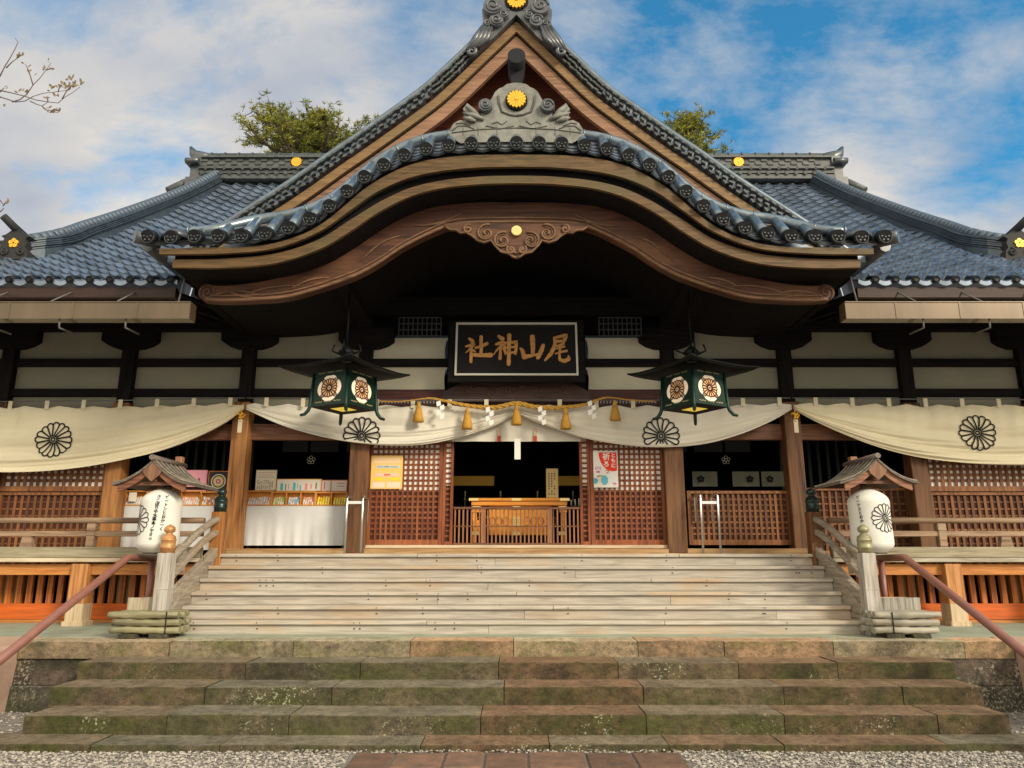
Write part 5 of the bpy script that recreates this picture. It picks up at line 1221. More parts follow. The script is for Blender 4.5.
# ================================================================== BRONZE HANGING LANTERNS
def bronze_lantern(px, Yb_, label, dr):
    cx = UX(px, 390, Yb_); zbot = UZ(412, Yb_ - .45) + .13
    root = empty('bronze_lantern', (cx, Yb_, zbot), label, 'lantern', 'bronze lanterns hanging under the porch roof')
    zt = UZ(353, Yb_); hb_, ht_ = .305, .280; rot = R(45 + dr)
    def P(s, t, z): a = rot; return (cx + s * math.cos(a) - t * math.sin(a), Yb_ + s * math.sin(a) + t * math.cos(a), z)
    zb0, zb1 = zbot, zbot + .47
    def face(k, u, v, d=0):     # u -1..1 across, v 0..1 up, d outward
        h = hb_ * (1 - v) + ht_ * v + d; s, t = [(u * (hb_ * (1 - v) + ht_ * v), -h), (h, u * (hb_ * (1 - v) + ht_ * v)), (-u * (hb_ * (1 - v) + ht_ * v), h), (-h, -u * (hb_ * (1 - v) + ht_ * v))][k]
        return P(s, t, zb0 + (zb1 - zb0) * v)
    o = MB()
    for k in range(4): o.add([face(k, -1, 0), face(k, 1, 0), face(k, 1, 1), face(k, -1, 1)], [(0, 1, 2, 3)])
    for k in range(4):
        for v0 in (0.0, .86): o.add([face(k, -1, v0, .012), face(k, 1, v0, .012), face(k, 1, v0 + .12, .012), face(k, -1, v0 + .12, .012), face(k, -1, v0), face(k, 1, v0), face(k, 1, v0 + .12), face(k, -1, v0 + .12)], [(0, 1, 2, 3), (0, 4, 5, 1), (3, 2, 6, 7), (0, 3, 7, 4), (1, 5, 6, 2)])
    body = o.build('body', M_BRONZE, root)
    # legs: corner posts sweeping outwards at the foot
    for k in range(4):
        o = MB(); a = face(k, -1, 1); b = face(k, -1, 0); c = Vector((cx, Yb_, 0)); out_ = (Vector((b[0], b[1], 0)) - c).normalized()
        o.tube([Vector(a) + out_ * .01, Vector(b) + out_ * .01, Vector(b) + out_ * .03 + Vector((0, 0, -.05)), Vector(b) + out_ * .07 + Vector((0, 0, -.10)), Vector(b) + out_ * .13 + Vector((0, 0, -.12))], [.020, .026, .026, .024, .018], 8); o.build('leg', M_BRONZE, root)
    # bottom with warm glowing opening
    o = MB()
    o.add([face(0, -1, 0), face(1, -1, 0), face(2, -1, 0), face(3, -1, 0)], [(3, 2, 1, 0)]); o.build('bottom_plate', M_BRONZED, root)
    o = MB(); h = .125; o.add([P(-h, -h, zb0 - .006), P(h, -h, zb0 - .006), P(h, h, zb0 - .006), P(-h, h, zb0 - .006)], [(3, 2, 1, 0)]); o.build('lit_opening', mat('lamp_glow', (.8, .6, .1), .6, emit=((1.0, .72, .10), .30)), root)
    for k in range(4):
        # four-lobed window with flower
        o = MB(); nn_ = 40; pts_ = []
        for i in range(nn_):
            a = 2 * math.pi * i / nn_; r = .60 * (1 + .17 * abs(math.cos(2 * a)) ** .6 - .05); u = r * 1.04 * math.cos(a); v = .5 + .58 * r * math.sin(a); pts_.append(face(k, u, v, .006))
        o.add(pts_, [list(range(nn_))]); wdw = o.build('window', mat('lantern_paper', (.88, .76, .60), .8, emit=((1.0, .78, .55), .10)), body)
        o = MB()
        for q in range(16):
            p = petal(q, 1.0, r0=.2); o.add([face(k, u * .46, .5 + v * .27 + .0, .0085) for u, v in p], [list(range(len(p)))])
        o.build('flower', mat('lantern_flower', (.80, .50, .25), .8, emit=((1.0, .6, .3), .05)), wdw)
        o = MB()
        def mp_(u, v): return face(k, u * .46, .5 + v * .27, .0105)
        for q in range(16): ribbon(o, petal(q, 1.0, r0=.2), .13, mp_)
        for q in range(4):
            a = math.pi / 4 + q * math.pi / 2; ribbon(o, [(1.0 * math.cos(a - .2), 1.0 * math.sin(a - .2)), (1.28 * math.cos(a - .1), 1.28 * math.sin(a - .1)), (1.12 * math.cos(a), 1.12 * math.sin(a)), (1.28 * math.cos(a + .1), 1.28 * math.sin(a + .1)), (1.0 * math.cos(a + .2), 1.0 * math.sin(a + .2))], .15, mp_)
        c_ = [(.12 * math.cos(t * math.pi / 4), .12 * math.sin(t * math.pi / 4)) for t in range(8)]; o.add([mp_(*c) for c in c_], [list(range(8))])
        o.build('flower_outline', flat('tracery_brown', (.10, .025, .02)), wdw)
        # small pierced pattern on the bands
        o = MB()
        for v in (.10, .955):
            for g3 in range(3):
                for i in range(7):
                    u = -.72 + g3 * .52 + i * .058; vv = v + .012 * math.sin(i * 2.2); o.add([face(k, u, vv - .010, .014), face(k, u + .045, vv - .004, .014), face(k, u + .045, vv + .014, .014), face(k, u, vv + .010, .014)], [(0, 1, 2, 3)])
        o.build('band_tracery', flat('tracery_gold', (.55, .45, .22)), body)
    # wide concave roof
    o = MB(); zr0 = zb1 + .03
    def rf(a, t):            # a around, t from eave 0 to top 1
        cheb = 1 / max(abs(math.cos(a)), abs(math.sin(a))); R0 = .60; r = (R0 * (1 - t) ** 1.0 + .07 * t) ; corner = (cheb - 1) / .414
        rr_ = r * cheb * (1 + .05 * corner * (1 - t)); z = zr0 + .02 + .14 * t ** 1.5 + .03 * corner ** 3 * (1 - t) ** 2 + (.04 * t)
        return P(rr_ * math.cos(a), rr_ * math.sin(a), z)
    o.grid(lambda u, v: rf(u * 2 * math.pi, v), 64, 8); roof_ = o.build('lantern_roof', M_BRONZED, root); s_ = roof_.modifiers.new('thickness', 'SOLIDIFY'); s_.thickness = .02
    o = MB(); o.lathe([(.07, 0), (.09, .03), (.05, .06), (.10, .10), (.11, .14), (.06, .19), (.03, .22)], (cx, Yb_, zr0 + .16), 16); o.tube([(cx, Yb_, zr0 + .34), (cx, Yb_, UZ(285, Yb_))], .014, 6)
    for k in range(4): a = k * math.pi / 2; o.tube([(cx + .09 * math.cos(a), Yb_ + .09 * math.sin(a), zr0 + .27), (cx + .2 * math.cos(a), Yb_ + .2 * math.sin(a), zr0 + .32), (cx + .17 * math.cos(a), Yb_ + .17 * math.sin(a), zr0 + .41)], .014, 5)
    o.build('finial', M_BRONZED, root)
bronze_lantern(344.5, 9.85, 'left green bronze lantern with lit flower windows hanging before the plaster wall', 17)
bronze_lantern(693.5, 9.85, 'right green bronze lantern with lit flower windows hanging before the plaster wall', -14)

# ================================================================== PAPER LANTERNS AND THEIR ROOFED STANDS
def lantern_stand(sx):
    Yl = 9.55; side = 'left' if sx < 0 else 'right'
    pxc = 154.5 if sx < 0 else 875.5
    pkx, pkz = U(pxc, 460.5 if sx < 0 else 459, Yl - .25)
    postx = (sx * abs(UX(179 if sx < 0 else 853.5, 470, Yl + .5)))
    root = empty('lantern_shelter', (postx, Yl + .5, PZ), f'{side} little wooden gabled shelter on a post, hung with a white paper lantern', 'shelter', 'roofed lantern stands beside the stairs')
    yb0, yb1 = Yl - .25, Yl + .62
    p = MB(); p.box(postx - .045, postx + .045, Yl + .45, Yl + .54, PZ, UZ(457, Yl + .5)); p.build('post', wood('stand_post', (.34, .17, .09), (.2, .09, .05), 2), root, bevel=.005)
    half = .49
    def zr(u): return pkz - .47 * abs(u) ** 0.92 * 1 + .17 * abs(u) ** 2.2      # u 0..1
    for s in (-1, 1):
        top = [(pkx + s * half * i / 10, zr(i / 10) + .015) for i in range(11)]; bt = [(x, z - .028) for x, z in top]
        o = MB(); o.strip(top, bt, yb0 - .04, yb1); o.build('roof_slope', wood('shelter_roof_board', (.17, .135, .11), (.07, .055, .045), 0, rough=.8), root)
        o = MB()
        k = 0; y = yb0
        while y < yb1: o.tube([(x, y, z + .012) for x, z in top], .012, 5); y += .13
        o.build('roof_batten', wood('shelter_batten', (.25, .215, .17), (.13, .11, .09), 0), root)
        o = MB(); tp = [(pkx + s * half * .86 * i / 8, zr(i / 8 * .86) - .018) for i in range(9)]; o.strip(tp, [(x, z - .085) for x, z in tp], yb0 - .005, yb0 + .03); o.build('bargeboard', wood('shelter_barge', (.24, .095, .05), (.11, .04, .022), 0) if sx < 0 else wood('shelter_barge_r', (.30, .14, .08), (.15, .06, .035), 0), root)
    o = MB(); o.prism([(pkx - .13, zr(.1) - .06), (pkx, pkz - .02), (pkx + .13, zr(.1) - .06), (pkx + .09, zr(.1) - .13), (pkx, zr(.1) - .21), (pkx - .09, zr(.1) - .13)], yb0 - .03, yb0 - .008); o.build('gable_pendant', wood('shelter_pendant', (.24, .125, .07), (.13, .06, .035), 2), root)
    o = MB(); o.tube([(pkx, yb0 - .08, pkz + .035), (pkx, yb1 + .02, pkz + .035)], .035, 8); o.build('ridge_pole', wood('shelter_ridge', (.2, .16, .14), (.1, .08, .07), 1), root)
    o = MB()
    zc_ = zr(.62) - .02
    o.box(pkx - .45, pkx + .45, yb0 + .06, yb0 + .11, zc_ - .04, zc_); o.box(pkx - .45, pkx + .45, yb1 - .16, yb1 - .11, zc_ - .04, zc_); o.box(pkx - .03, pkx + .03, yb0 + .05, yb1 - .1, zc_ + .005, zc_ + .05)
    o.box(sorted((pkx, postx))[0], sorted((pkx, postx))[1] + .02, Yl + .47, Yl + .52, zc_ + .01, zc_ + .06)
    o.build('cross_beam', M_BROWN_X, root)
    # paper lantern
    lx, lz0 = U(156.5 if sx < 0 else 873.5, 553, Yl); lz1 = UZ(489.5, Yl); Hh = lz1 - lz0
    lr = empty('paper_lantern', (lx, Yl, lz0), f'tall white paper lantern with chrysanthemum crest and brush writing, hanging in the {side} wooden shelter', 'lantern', 'white paper lanterns')
    Rm = .248
    def rad(t):
        if t < .13: return Rm * (.60 + .40 * math.sin(t / .13 * math.pi / 2))
        if t > .80: return Rm * (.30 + .70 * math.cos((t - .80) / .20 * math.pi / 2) ** .8)
        return Rm * (1.0 + .015 * math.sin(t * 9))
    prof = []
    NT = 42
    for i in range(NT * 2 + 1): t = i / (NT * 2); prof.append((rad(t) - (.0035 if i % 2 == 0 else 0), t * Hh))
    o = MB(); o.lathe(prof, (lx, Yl, lz0), 40); sk = o.build('paper_skin', M_PLAIN, lr)
    o = MB(); o.lathe([(Rm * .32, 0), (Rm * .32, .03)], (lx, Yl, lz1 - .01), 20); o.tube([(lx, Yl, lz1), (lx, Yl, pkz - .03)], .01, 5); o.build('top_ring', flat('ring_brown', (.16, .11, .07)), lr)
    o = MB(); o.lathe([(Rm * .63, 0), (Rm * .63, .02)], (lx, Yl, lz0 - .012), 24); o.build('bottom_ring', flat('ring_black', (.1, .09, .08)), lr)
    def onskin(th, z, d=.004):
        t = (z - lz0) / Hh; r = rad(max(0, min(1, t))) + d; return (lx + r * math.sin(th), Yl - r * math.cos(th), z)
    cth = R(-50) if sx < 0 else R(20); cz = UZ(520 if sx < 0 else 518, Yl - .2); Rc = .19 if sx < 0 else .175
    o = MB(); crest_lines(o, Rc, .0105, lambda u, v: onskin(cth + u / Rm, cz + v), sub=4); o.build('crest', M_INK, lr)
    cols = [('ビートンとおかーく', 38, .93, .052), ('さこぼりや水季本ノヤミっ', 16, .93, .055)] if sx < 0 else [('ビーナスとおかート', -53, .92, .050)]
    for s, th, v, sz in cols:
        th = R(th) if sx < 0 else R(th)
        dz = Hh * (.70 if len(s) > 9 else .56) / len(s)
        z = lz0 + Hh * .86
        for i, ch in enumerate(s):
            t3 = th + R((-.9 if sx < 0 else 1.0) * i * (1 if len(s) < 10 else 1.1)) ; x, y, zz = onskin(t3, z, .006)
            text_obj('brush_writing', ch, sz * .95, (x, y, zz), M_INK, lr, bold=.001, rot=(math.pi / 2, 0, t3), extrude=.001)
            z -= dz
lantern_stand(-1); lantern_stand(1)

# ================================================================== METAL HANDRAILS
XH = 4.75
for sx in (-1, 1):
    side = 'left' if sx < 0 else 'right'
    r_ = empty('pipe_handrail', (sx * XH, 8.9, PZ), f'pinkish metal pipe handrail sloping down the {side} side of the stone steps', 'handrail', 'pipe handrails beside the stone steps')
    z1 = UZ(557.5, 9.3)
    yS = 9.28; o = MB()
    o.tube([(sx * XH, 10.0, z1 - .012), (sx * XH, yS + .05, z1), (sx * XH, yS, z1 - .005), (sx * XH, yS - .06, z1 - .035), (sx * XH, 5.9, z1 - (yS - 5.9) * .44)], .044, 14); o.build('rail_pipe', M_PIPE, r_)
    for yy, zb_ in ((9.92, PZ), (6.1, 0)):
        zt_ = z1 - .03 if yy > 9 else z1 - (yS - yy) * .44; o = MB(); o.tube([(sx * XH, yy, zb_), (sx * XH, yy, zt_)], .040, 12); o.tube([(sx * XH, yy, zb_), (sx * XH, yy, zb_ + .012)], .08, 14); o.build('upright', M_PIPE, r_)

# ================================================================== BAMBOO BUNDLES AND BOARD BOXES
for sx in (-1, 1):
    side = 'left' if sx < 0 else 'right'
    m = M_BAMBOO if sx < 0 else M_BAMBOOG
    x0, x1 = (108, 177.5) if sx < 0 else (876, 941); y0 = 8.86; X0, X1 = UX(x0, 628, y0), UX(x1, 628, y0)
    root = empty('bamboo_stack', ((X0 + X1) / 2, y0 + .15, PZ), f'low stack of weathered bamboo poles on the platform by the {side} foot of the stairs', 'bamboo stack', 'bamboo pole stacks beside the stairs')
    rr = random.Random(6 + sx)
    for lay in range(3):
        for row in range(4):
            z = PZ + .085 + lay * .083; yy = y0 + .04 + row * .09; a, b = X0 + rr.uniform(-.03, .03), X1 + rr.uniform(-.03, .03)
            o = MB(); path = []; rd_ = []
            for k in range(13):
                t = k / 12; node = .006 if k in (3, 6, 9) else 0; path.append((a + (b - a) * t, yy + .004 * math.sin(t * 5), z + .004 * math.sin(t * 7 + lay))); rd_.append(.038 + node)
            o.tube(path, rd_, 10); o.build('bamboo_pole', m, root)
    for xx in (X0 + .22, X1 - .22):
        o = MB(); o.box(xx - .1, xx + .1, y0, y0 + .34, PZ, PZ + .045); o.build('bearer', M_STONEW, root)
    xb = X1 - .14 if sx < 0 else X0 + .2
    o = MB(); o.tube([(xb, y0 - .002, PZ + .05), (xb, y0 - .004, PZ + .29)], .007, 5); o.build('binding_wire', M_INK, root)
    bx0, bx1 = (127, 158) if sx < 0 else (876, 921); yb = 9.27; XA, XB = UX(bx0, 607, yb), UX(bx1, 607, yb)
    root = empty('board_cover', ((XA + XB) / 2, yb, PZ), f'plain box of upright weathered boards behind the {side} bamboo stack', 'wooden box', 'board boxes at the foot of the stairs')
    zt = UZ(597.5, yb); n = 5 if sx < 0 else 6
    for i in range(n):
        a = XA + (XB - XA) * i / n; b = XA + (XB - XA) * (i + 1) / n; o = MB(); o.box(a + .002, b - .002, yb, yb + .02, PZ, zt + rr.uniform(-.005, .003)); o.build('board', wood('cover_board', (.50, .43, .31), (.33, .27, .18), 2) if sx < 0 else wood('cover_board_grey', (.37, .35, .31), (.22, .2, .17), 2), root)
    o = MB(); o.box(XA, XA + .02, yb + .022, yb + .3, PZ, zt - .01); o.box(XB - .02, XB, yb + .022, yb + .3, PZ, zt - .01); o.box(XA, XB, yb + .302, yb + .32, PZ, zt - .01); o.box(XA + .002, XB - .002, yb + .022, yb + .30, zt - .04, zt - .02); o.build('box_sides', wood('cover_board', (1, 1, 1), (1, 1, 1)), root)

# ================================================================== STALL TABLES, CHARMS, SIGNS
def clothtable(xa, xb, y, zt, zb, label):
    root = empty('stall_table', ((xa + xb) / 2, y + .3, zb), label, 'table', 'cloth-covered stall tables')
    o = MB()
    def f(u, v):
        x = xa + (xb - xa) * u; d = .012 * math.sin(x * 19 + .6 * math.sin(x * 7)) * v + .008 * math.sin(x * 43) * v * v
        return (x, y + d - .02 * v, zt - (zt - zb) * v)
    o.grid(f, 90, 10); o.box(xa, xb, y + .001, y + .60, zt - .012, zt)
    for x_ in (xa, xb): o.add([(x_, y, zt - .012), (x_, y + .6, zt - .012), (x_, y + .6, zb), (x_, y - .02, zb)], [(0, 1, 2, 3)])
    c = o.build('cloth', M_WHITE, root)
    for (u, v) in ((xa + .06, y + .08), (xb - .06, y + .08), (xa + .06, y + .52), (xb - .06, y + .52)):
        o = MB(); o.box(u - .02, u + .02, v - .02, v + .02, DECK + .003, zt - .013); o.build('leg', M_BROWN, root)
YT = YF + .22
zt1 = UZ(506, YT)
clothtable(UX(245, 520, YT), UX(347, 520, YT), YT, zt1, UZ(545.5, YT), 'stall table under a plain white cloth between the two brown pillars left of the doorway')
YT2 = YF + .25
clothtable(UX(120, 520, YT2), UX(219, 520, YT2), YT2, UZ(506, YT2), UZ(550, YT2), 'stall table under a white cloth behind the left paper lantern')
def tray(px0, px1, py0, py1, Yt, label, cols, cells=1, stuffed=(.75, .7, .68)):
    xa, z1 = U(px0, py0, Yt); xb, z0 = U(px1, py1, Yt); root = empty('charm_tray', ((xa + xb) / 2, Yt, z0), label, 'charm box', 'orange wooden charm boxes on the stalls')
    o = MB(); t = .018; o.box(xa, xb, Yt + .10, Yt + .12, z0, z1); o.box(xa, xb, Yt, Yt + .099, z0, z0 + t); o.box(xa, xb, Yt, Yt + .099, z1 - t, z1)
    for i in range(cells + 1): x = xa + (xb - xa - t) * i / cells; o.box(x, x + t, Yt + .001, Yt + .099, z0 + t, z1 - t)
    o.build('box_frame', M_PLANTOX, root, bevel=.002)
    rr = random.Random(int(px0))
    for i in range(cells):
        a = xa + (xb - xa) * i / cells + .03; b = xa + (xb - xa) * (i + 1) / cells - .025; ms = cols[i % len(cols)]; mm = [flat('charm_%02d%02d%02d' % tuple(int(c * 99) for c in q), q) for q in ms]
        o = MB(); n = max(3, int((b - a) / .035))
        for r_ in range(3):
            for k in range(n):
                o.cur = rr.randrange(len(mm)); x = a + (b - a) * k / n; z = z0 + t + .002 + r_ * .038; h = rr.uniform(.03, .05)
                o.obox((x + .015, Yt + .02 + r_ * .022, z + h / 2), (.026, .012, h), Matrix.Rotation(rr.uniform(-.25, .25), 3, 'Y'))
        o.build('charms', mm, root)
W_ = (.8, .76, .72)
YTT = YT + .06
tray(246.5, 271, 490.5, 505.7, YTT, 'orange charm box of pinkish slips at the stall end beside the orange pillar', [[W_, (.75, .55, .5), (.8, .7, .7)]], 1)
tray(271.6, 315, 491.5, 505.7, YTT, 'wide orange charm box with green, blue and pink charms in three cells', [[(.45, .6, .2), (.7, .72, .4), W_], [(.3, .5, .7), (.5, .65, .8), W_], [(.8, .3, .25), W_, (.8, .55, .4)]], 3)
tray(315.6, 347, 492, 505.7, YTT, 'orange charm box filled with bright yellow charms at the right end of the stall', [[(.9, .68, .05), (.85, .75, .2), (.8, .5, .05)], [(.9, .68, .05), (.85, .75, .2)]], 2)
Y2T = YT2 + .06
tray(125, 146, 490.5, 505.7, Y2T, 'orange charm box left of the paper lantern, partly hidden by a cream card', [[W_, (.8, .75, .7)]], 1)
tray(180, 200, 490.5, 505.7, Y2T, 'orange charm box with pale charms just right of the left paper lantern', [[W_, (.8, .5, .4)]], 1)
tray(200.6, 221, 491.5, 505.7, Y2T, 'orange charm box with brownish charms behind the dark left post cap', [[W_, (.5, .25, .15), (.8, .6, .5)]], 1)
def signboard(px0, px1, py0, py1, Yt, label, frame_c, face_c, marks, name='sign_board', cat='sign', lean=.0, group=None, depth=.02, fr=.012):
    xa, z1 = U(px0, py0, Yt); xb, z0 = U(px1, py1, Yt); root = empty(name, ((xa + xb) / 2, Yt, z0), label, cat, group)
    o = MB(); o.box(xa, xb, Yt, Yt + depth, z0, z1); o.build('frame', flat('frame_%02d%02d%02d' % tuple(int(c * 99) for c in frame_c), frame_c), root)
    o = MB(); o.box(xa + fr, xb - fr, Yt - .004, Yt - .0005, z0 + fr, z1 - fr); o.build('sheet', flat('sheet_%02d%02d%02d' % tuple(int(c * 99) for c in face_c), face_c), root)
    for (c, rects) in marks:
        o = MB()
        for (u0, u1, v0, v1) in rects: o.box(xa + (xb - xa) * u0, xa + (xb - xa) * u1, Yt - .0065, Yt - .0045, z1 - (z1 - z0) * v1, z1 - (z1 - z0) * v0)
        o.build('printing', flat('print_%02d%02d%02d' % tuple(int(q * 99) for q in c), c), root)
    return root, xa, xb, z0, z1
rr = random.Random(9)
def lines(n, u0, u1, v0, v1, dens=.6, col=6):
    r = []
    for i in range(n):
        u = u0 + (u1 - u0) * i / n
        k = 0
        while k < col:
            if rr.random() < dens: a = v0 + (v1 - v0) * k / col; r.append((u, u + (u1 - u0) / n * .45, a, a + (v1 - v0) / col * .7))
            k += 1
    return r
GR = (.22, .2, .2)
YS_ = YT + .22
signboard(256.5, 275.5, 470, 490.3, YS_, 'cream price list board with rows of small dark writing standing on the stall', (.72, .58, .42), (.78, .70, .55), [(GR, lines(8, .1, .9, .5, .95)), ((.6, .4, .35), [(.1, .9, .12, .16), (.1, .85, .24, .27), (.1, .9, .34, .37)])])
signboard(277, 321, 479, 491.3, YS_, 'wide orange-framed board with blue and pink charms pinned on white', (.80, .45, .12), (.80, .74, .66), [((.1, .5, .6), [(.09, .15, .35, .9), (.37, .43, .3, .9), (.52, .55, .5, .95)]), ((.8, .3, .3), [(.64, .69, .35, .9), (.76, .79, .4, .8)]), (GR, [(.2, .22, .4, .9), (.27, .28, .4, .8), (.47, .48, .4, .8), (.87, .9, .3, .8)])])
signboard(321.8, 347, 480, 491.8, YS_, 'pink-framed notice sheet leaning at the right end of the stall', (.70, .25, .16), (.78, .66, .60), [((.4, .2, .4), [(.1, .14, .15, .8)]), ((.05, .05, .05), [(.36, .385, .1, .97)]), (GR, [(.6, .9, .25, .3), (.6, .9, .5, .55)])])
Y2S = YT2 + .24
signboard(185, 205, 470, 497, Y2S, 'bright pink notice card standing behind the left stall beside the lantern roof', (.75, .30, .38), (.82, .38, .46), [((.35, .08, .2), [(.62, .72, .3, .42), (.15, .2, .3, .5)])])
r4, xa, xb, z0, z1 = signboard(209, 228, 471, 491.8, Y2S, 'orange-framed picture of concentric black and yellow rings on the left stall', (.72, .28, .08), (.06, .05, .06), [])
cx, cz = (xa + xb) / 2, (z0 + z1) / 2
for (r, c) in ((.118, (.75, .72, .68)), (.10, (.05, .05, .05)), (.083, (.8, .62, .1)), (.062, (.75, .72, .68)), (.040, (.7, .12, .12)), (.018, (.8, .7, .65))):
    o = MB(); d = .006 + (.12 - r) * .05; o.tube([(cx, Y2S - d, cz), (cx, Y2S - .005, cz)], r, 28, smooth=False); o.build('ring', flat('ring_%02d%02d%02d' % tuple(int(q * 99) for q in c), c), r4)
x, z = U(133, 497, YT2 + .04); o = MB(); o.box(x - .06, x + .06, YT2 + .03, YT2 + .034, z - .07, z + .07); tag(o.build('price_card', flat('card_cream', (.82, .78, .68))), 'small cream price card in front of the orange charm box at the far left stall', 'card')

# posters on the lattice
YQ = YP - .045
ra, xa, xb, z0, z1 = signboard(371.5, 402, 455.5, 489, YQ, 'yellow notice poster with pale blue and pink bars on the left lattice door', (.86, .50, .16), (.88, .55, .17),
    [((.85, .60, .35), [(.08, .92, .05, .24)]), ((.55, .62, .62), [(.15, .9, .30, .38)]), ((.85, .55, .45), [(.15, .88, .53, .63)]), ((.85, .64, .05), [(.12, .40, .67, .74), (.62, .92, .67, .74)]), ((.84, .66, .50), [(.07, .45, .80, .96), (.52, .95, .80, .96)])], name='poster', cat='poster', depth=.004, fr=.004)
o = MB()
for (u0, u1, v0, v1) in ((.2, .4, .335, .35), (.42, .58, .328, .352), (.62, .85, .335, .35)): o.box(xa + (xb - xa) * u0, xa + (xb - xa) * u1, YQ - .009, YQ - .007, z1 - (z1 - z0) * v1, z1 - (z1 - z0) * v0)
o.build('blue_line', flat('poster_ink_blue', (.12, .2, .25)), ra)
o = MB(); o.box(xa + (xb - xa) * .42, xa + (xb - xa) * .62, YQ - .009, YQ - .007, z1 - (z1 - z0) * .6, z1 - (z1 - z0) * .555); o.build('red_mark', flat('poster_ink_red', (.75, .15, .05)), ra)
rb, xa, xb, z0, z1 = signboard(593, 618.5, 451, 487.5, YQ, 'white poster with a red quarter circle and bold brush writing on the right lattice door', (.80, .78, .74), (.82, .80, .77), [], name='poster', cat='poster', depth=.004, fr=.003)
wP, hP = xb - xa, z1 - z0
o = MB(); cx, cz = xa + wP * .80, z1 - hP * .04; pts_ = [(xa + wP * .96, z1 - hP * .04), (xa + wP * .22, z1 - hP * .04)]
for i in range(11): a = math.pi + (math.pi / 2 + .25) * i / 10; pts_.append((cx + wP * .58 * math.cos(a), max(z1 - hP * .56, cz + hP * .52 * math.sin(a))))
pts_ = pts_[:2] + [p for p in pts_[2:]] + [(xa + wP * .96, z1 - hP * .54)]
o.prism(pts_, YQ - .0065, YQ - .0045); o.build('red_field', flat('poster_red', (.80, .06, .03)), rb)
MW = flat('poster_white', (.9, .86, .8))
for i, ch in enumerate('祈ろ'): text_obj('lettering', ch, .115 if i == 0 else .095, (xa + wP * .53, YQ - .009, z1 - hP * (.17 + .20 * i)), MW, rb, bold=.003)
text_obj('lettering', 'う', .085, (xa + wP * .56, YQ - .009, z1 - hP * .56), flat('poster_red_text', (.8, .1, .08)), rb, bold=.002)
for i, ch in enumerate('ともに'): text_obj('lettering', ch, .075, (xa + wP * .82, YQ - .009, z1 - hP * (.13 + .14 * i)), MW, rb, bold=.002)
MP_ = flat('poster_magenta', (.65, .12, .35))
o = MB()
for (u0, u1, v0, v1) in ((.08, .30, .44, .455), (.08, .1, .44, .53), (.28, .3, .44, .53), (.08, .3, .49, .50), (.12, .26, .55, .60), (.76, .92, .875, .9), (.8, .92, .92, .935)): o.box(xa + wP * u0, xa + wP * u1, YQ - .0075, YQ - .0055, z1 - hP * v1, z1 - hP * v0)
o.build('lettering', MP_, rb)
for (u, v, rx, rz_, c) in ((.06, .82, .045, .045, (.1, .42, .6)), (.44, .80, .055, .075, (.15, .5, .65)), (.27, .78, .04, .045, (.85, .62, .5)), (.26, .70, .05, .022, (.4, .36, .12)), (.22, .92, .05, .035, (.85, .75, .6))):
    o = MB(); cx, cz = xa + wP * u, z1 - hP * v; q = [(max(xa + .003, cx + rx * math.cos(t * math.pi / 8)), max(z0 + .004, cz + rz_ * math.sin(t * math.pi / 8))) for t in range(16)]
    o.prism(q, YQ - .007 - u * .004, YQ - .0048); o.build('picture', flat('pic_%02d%02d%02d' % tuple(int(k * 99) for k in c), c), rb)

# upright wooden notice on the offering box
# offering box
YO = YF + .42
ob_ = empty('offering_box', (0, YO + .3, DECK), 'large orange wooden offering box with pale brass corner fittings inside the doorway', 'offering box')
xa, xb = UX(469, 515, YO), UX(569.5, 515, YO); zt, zm, zb_ = UZ(498, YO), UZ(503, YO), UZ(535, YO)
MO = wood('offering_box_wood', (.90, .36, .045), (.70, .24, .025), 0, rough=.45, patch=(.62, .3, .08))
o = MB(); o.box(xa, xb, YO, YO + .6, zt - .045, zt); o.box(xa + .03, xb - .03, YO + .03, YO + .57, zt - .115, zt - .046); o.build('rim', MO, ob_, bevel=.006)
x1, x2 = UX(489, 520, YO + .1), UX(552, 520, YO + .1)
o = MB(); o.box(x1, x2, YO + .1, YO + .5, zb_ + .0, zt - .116); o.build('body', MO, ob_, bevel=.008)
for (a, b_) in ((xa + .03, x1 - .12), (x2 + .12, xb - .03)):
    o = MB(); o.box(a, b_, YO + .06, YO + .14, zt - .22, zt - .117); o.box(a + .03, b_ - .02, YO + .06, YO + .14, UZ(533, YO), UZ(520, YO)); o.box(a + .02, a + .09, YO + .07, YO + .13, UZ(543, YO), zt - .22); o.build('side_leg', MO, ob_, bevel=.005)
o = MB(); o.box(x1 + .05, x2 - .05, YO + .12, YO + .48, DECK + .003, zb_ - .002); o.build('plinth', M_DARK, ob_)
o = MB(); zz = zt - .046
for x in (xa + .07, 0, xb - .07): o.box(x - .075, x + .075, YO - .004, YO - .0005, zz + .004, zt - .003)
for x in (xa + .11, 0, xb - .11):
    o.box(x - .06, x + .06, YO + .05, YO + .057, zt - .16, zt - .125); o.box(x - .06, x + .06, YO + .05, YO + .057, UZ(535, YO), UZ(531.5, YO))
o.build('brass_fitting', M_BRASS, ob_)
o = MB(); cz = UZ(521, YO)
for k in range(6): a = k * math.pi / 3; o.tube([(.055 * math.cos(a), YO + .085, cz + .055 * math.sin(a)), (.055 * math.cos(a), YO + .098, cz + .055 * math.sin(a))], .026, 8)
o.tube([(0, YO + .08, cz), (0, YO + .098, cz)], .03, 10); o.build('crest', M_BRASS, ob_)
o = MB()
for k in range(5):
    for s in (-1, 1):
        cx = s * (.17 + k * .105); q = [(cx + .045 * math.cos(t * math.pi / 4), cz + .0 + .07 * math.sin(t * math.pi / 4)) for t in range(9)]; o = MB(); o.tube([(a, YO + .095, b) for a, b in q], .006, 4); o.build('carved_oval', wood('relief_dark', (.45, .15, .02), (.35, .1, .015)), ob_)
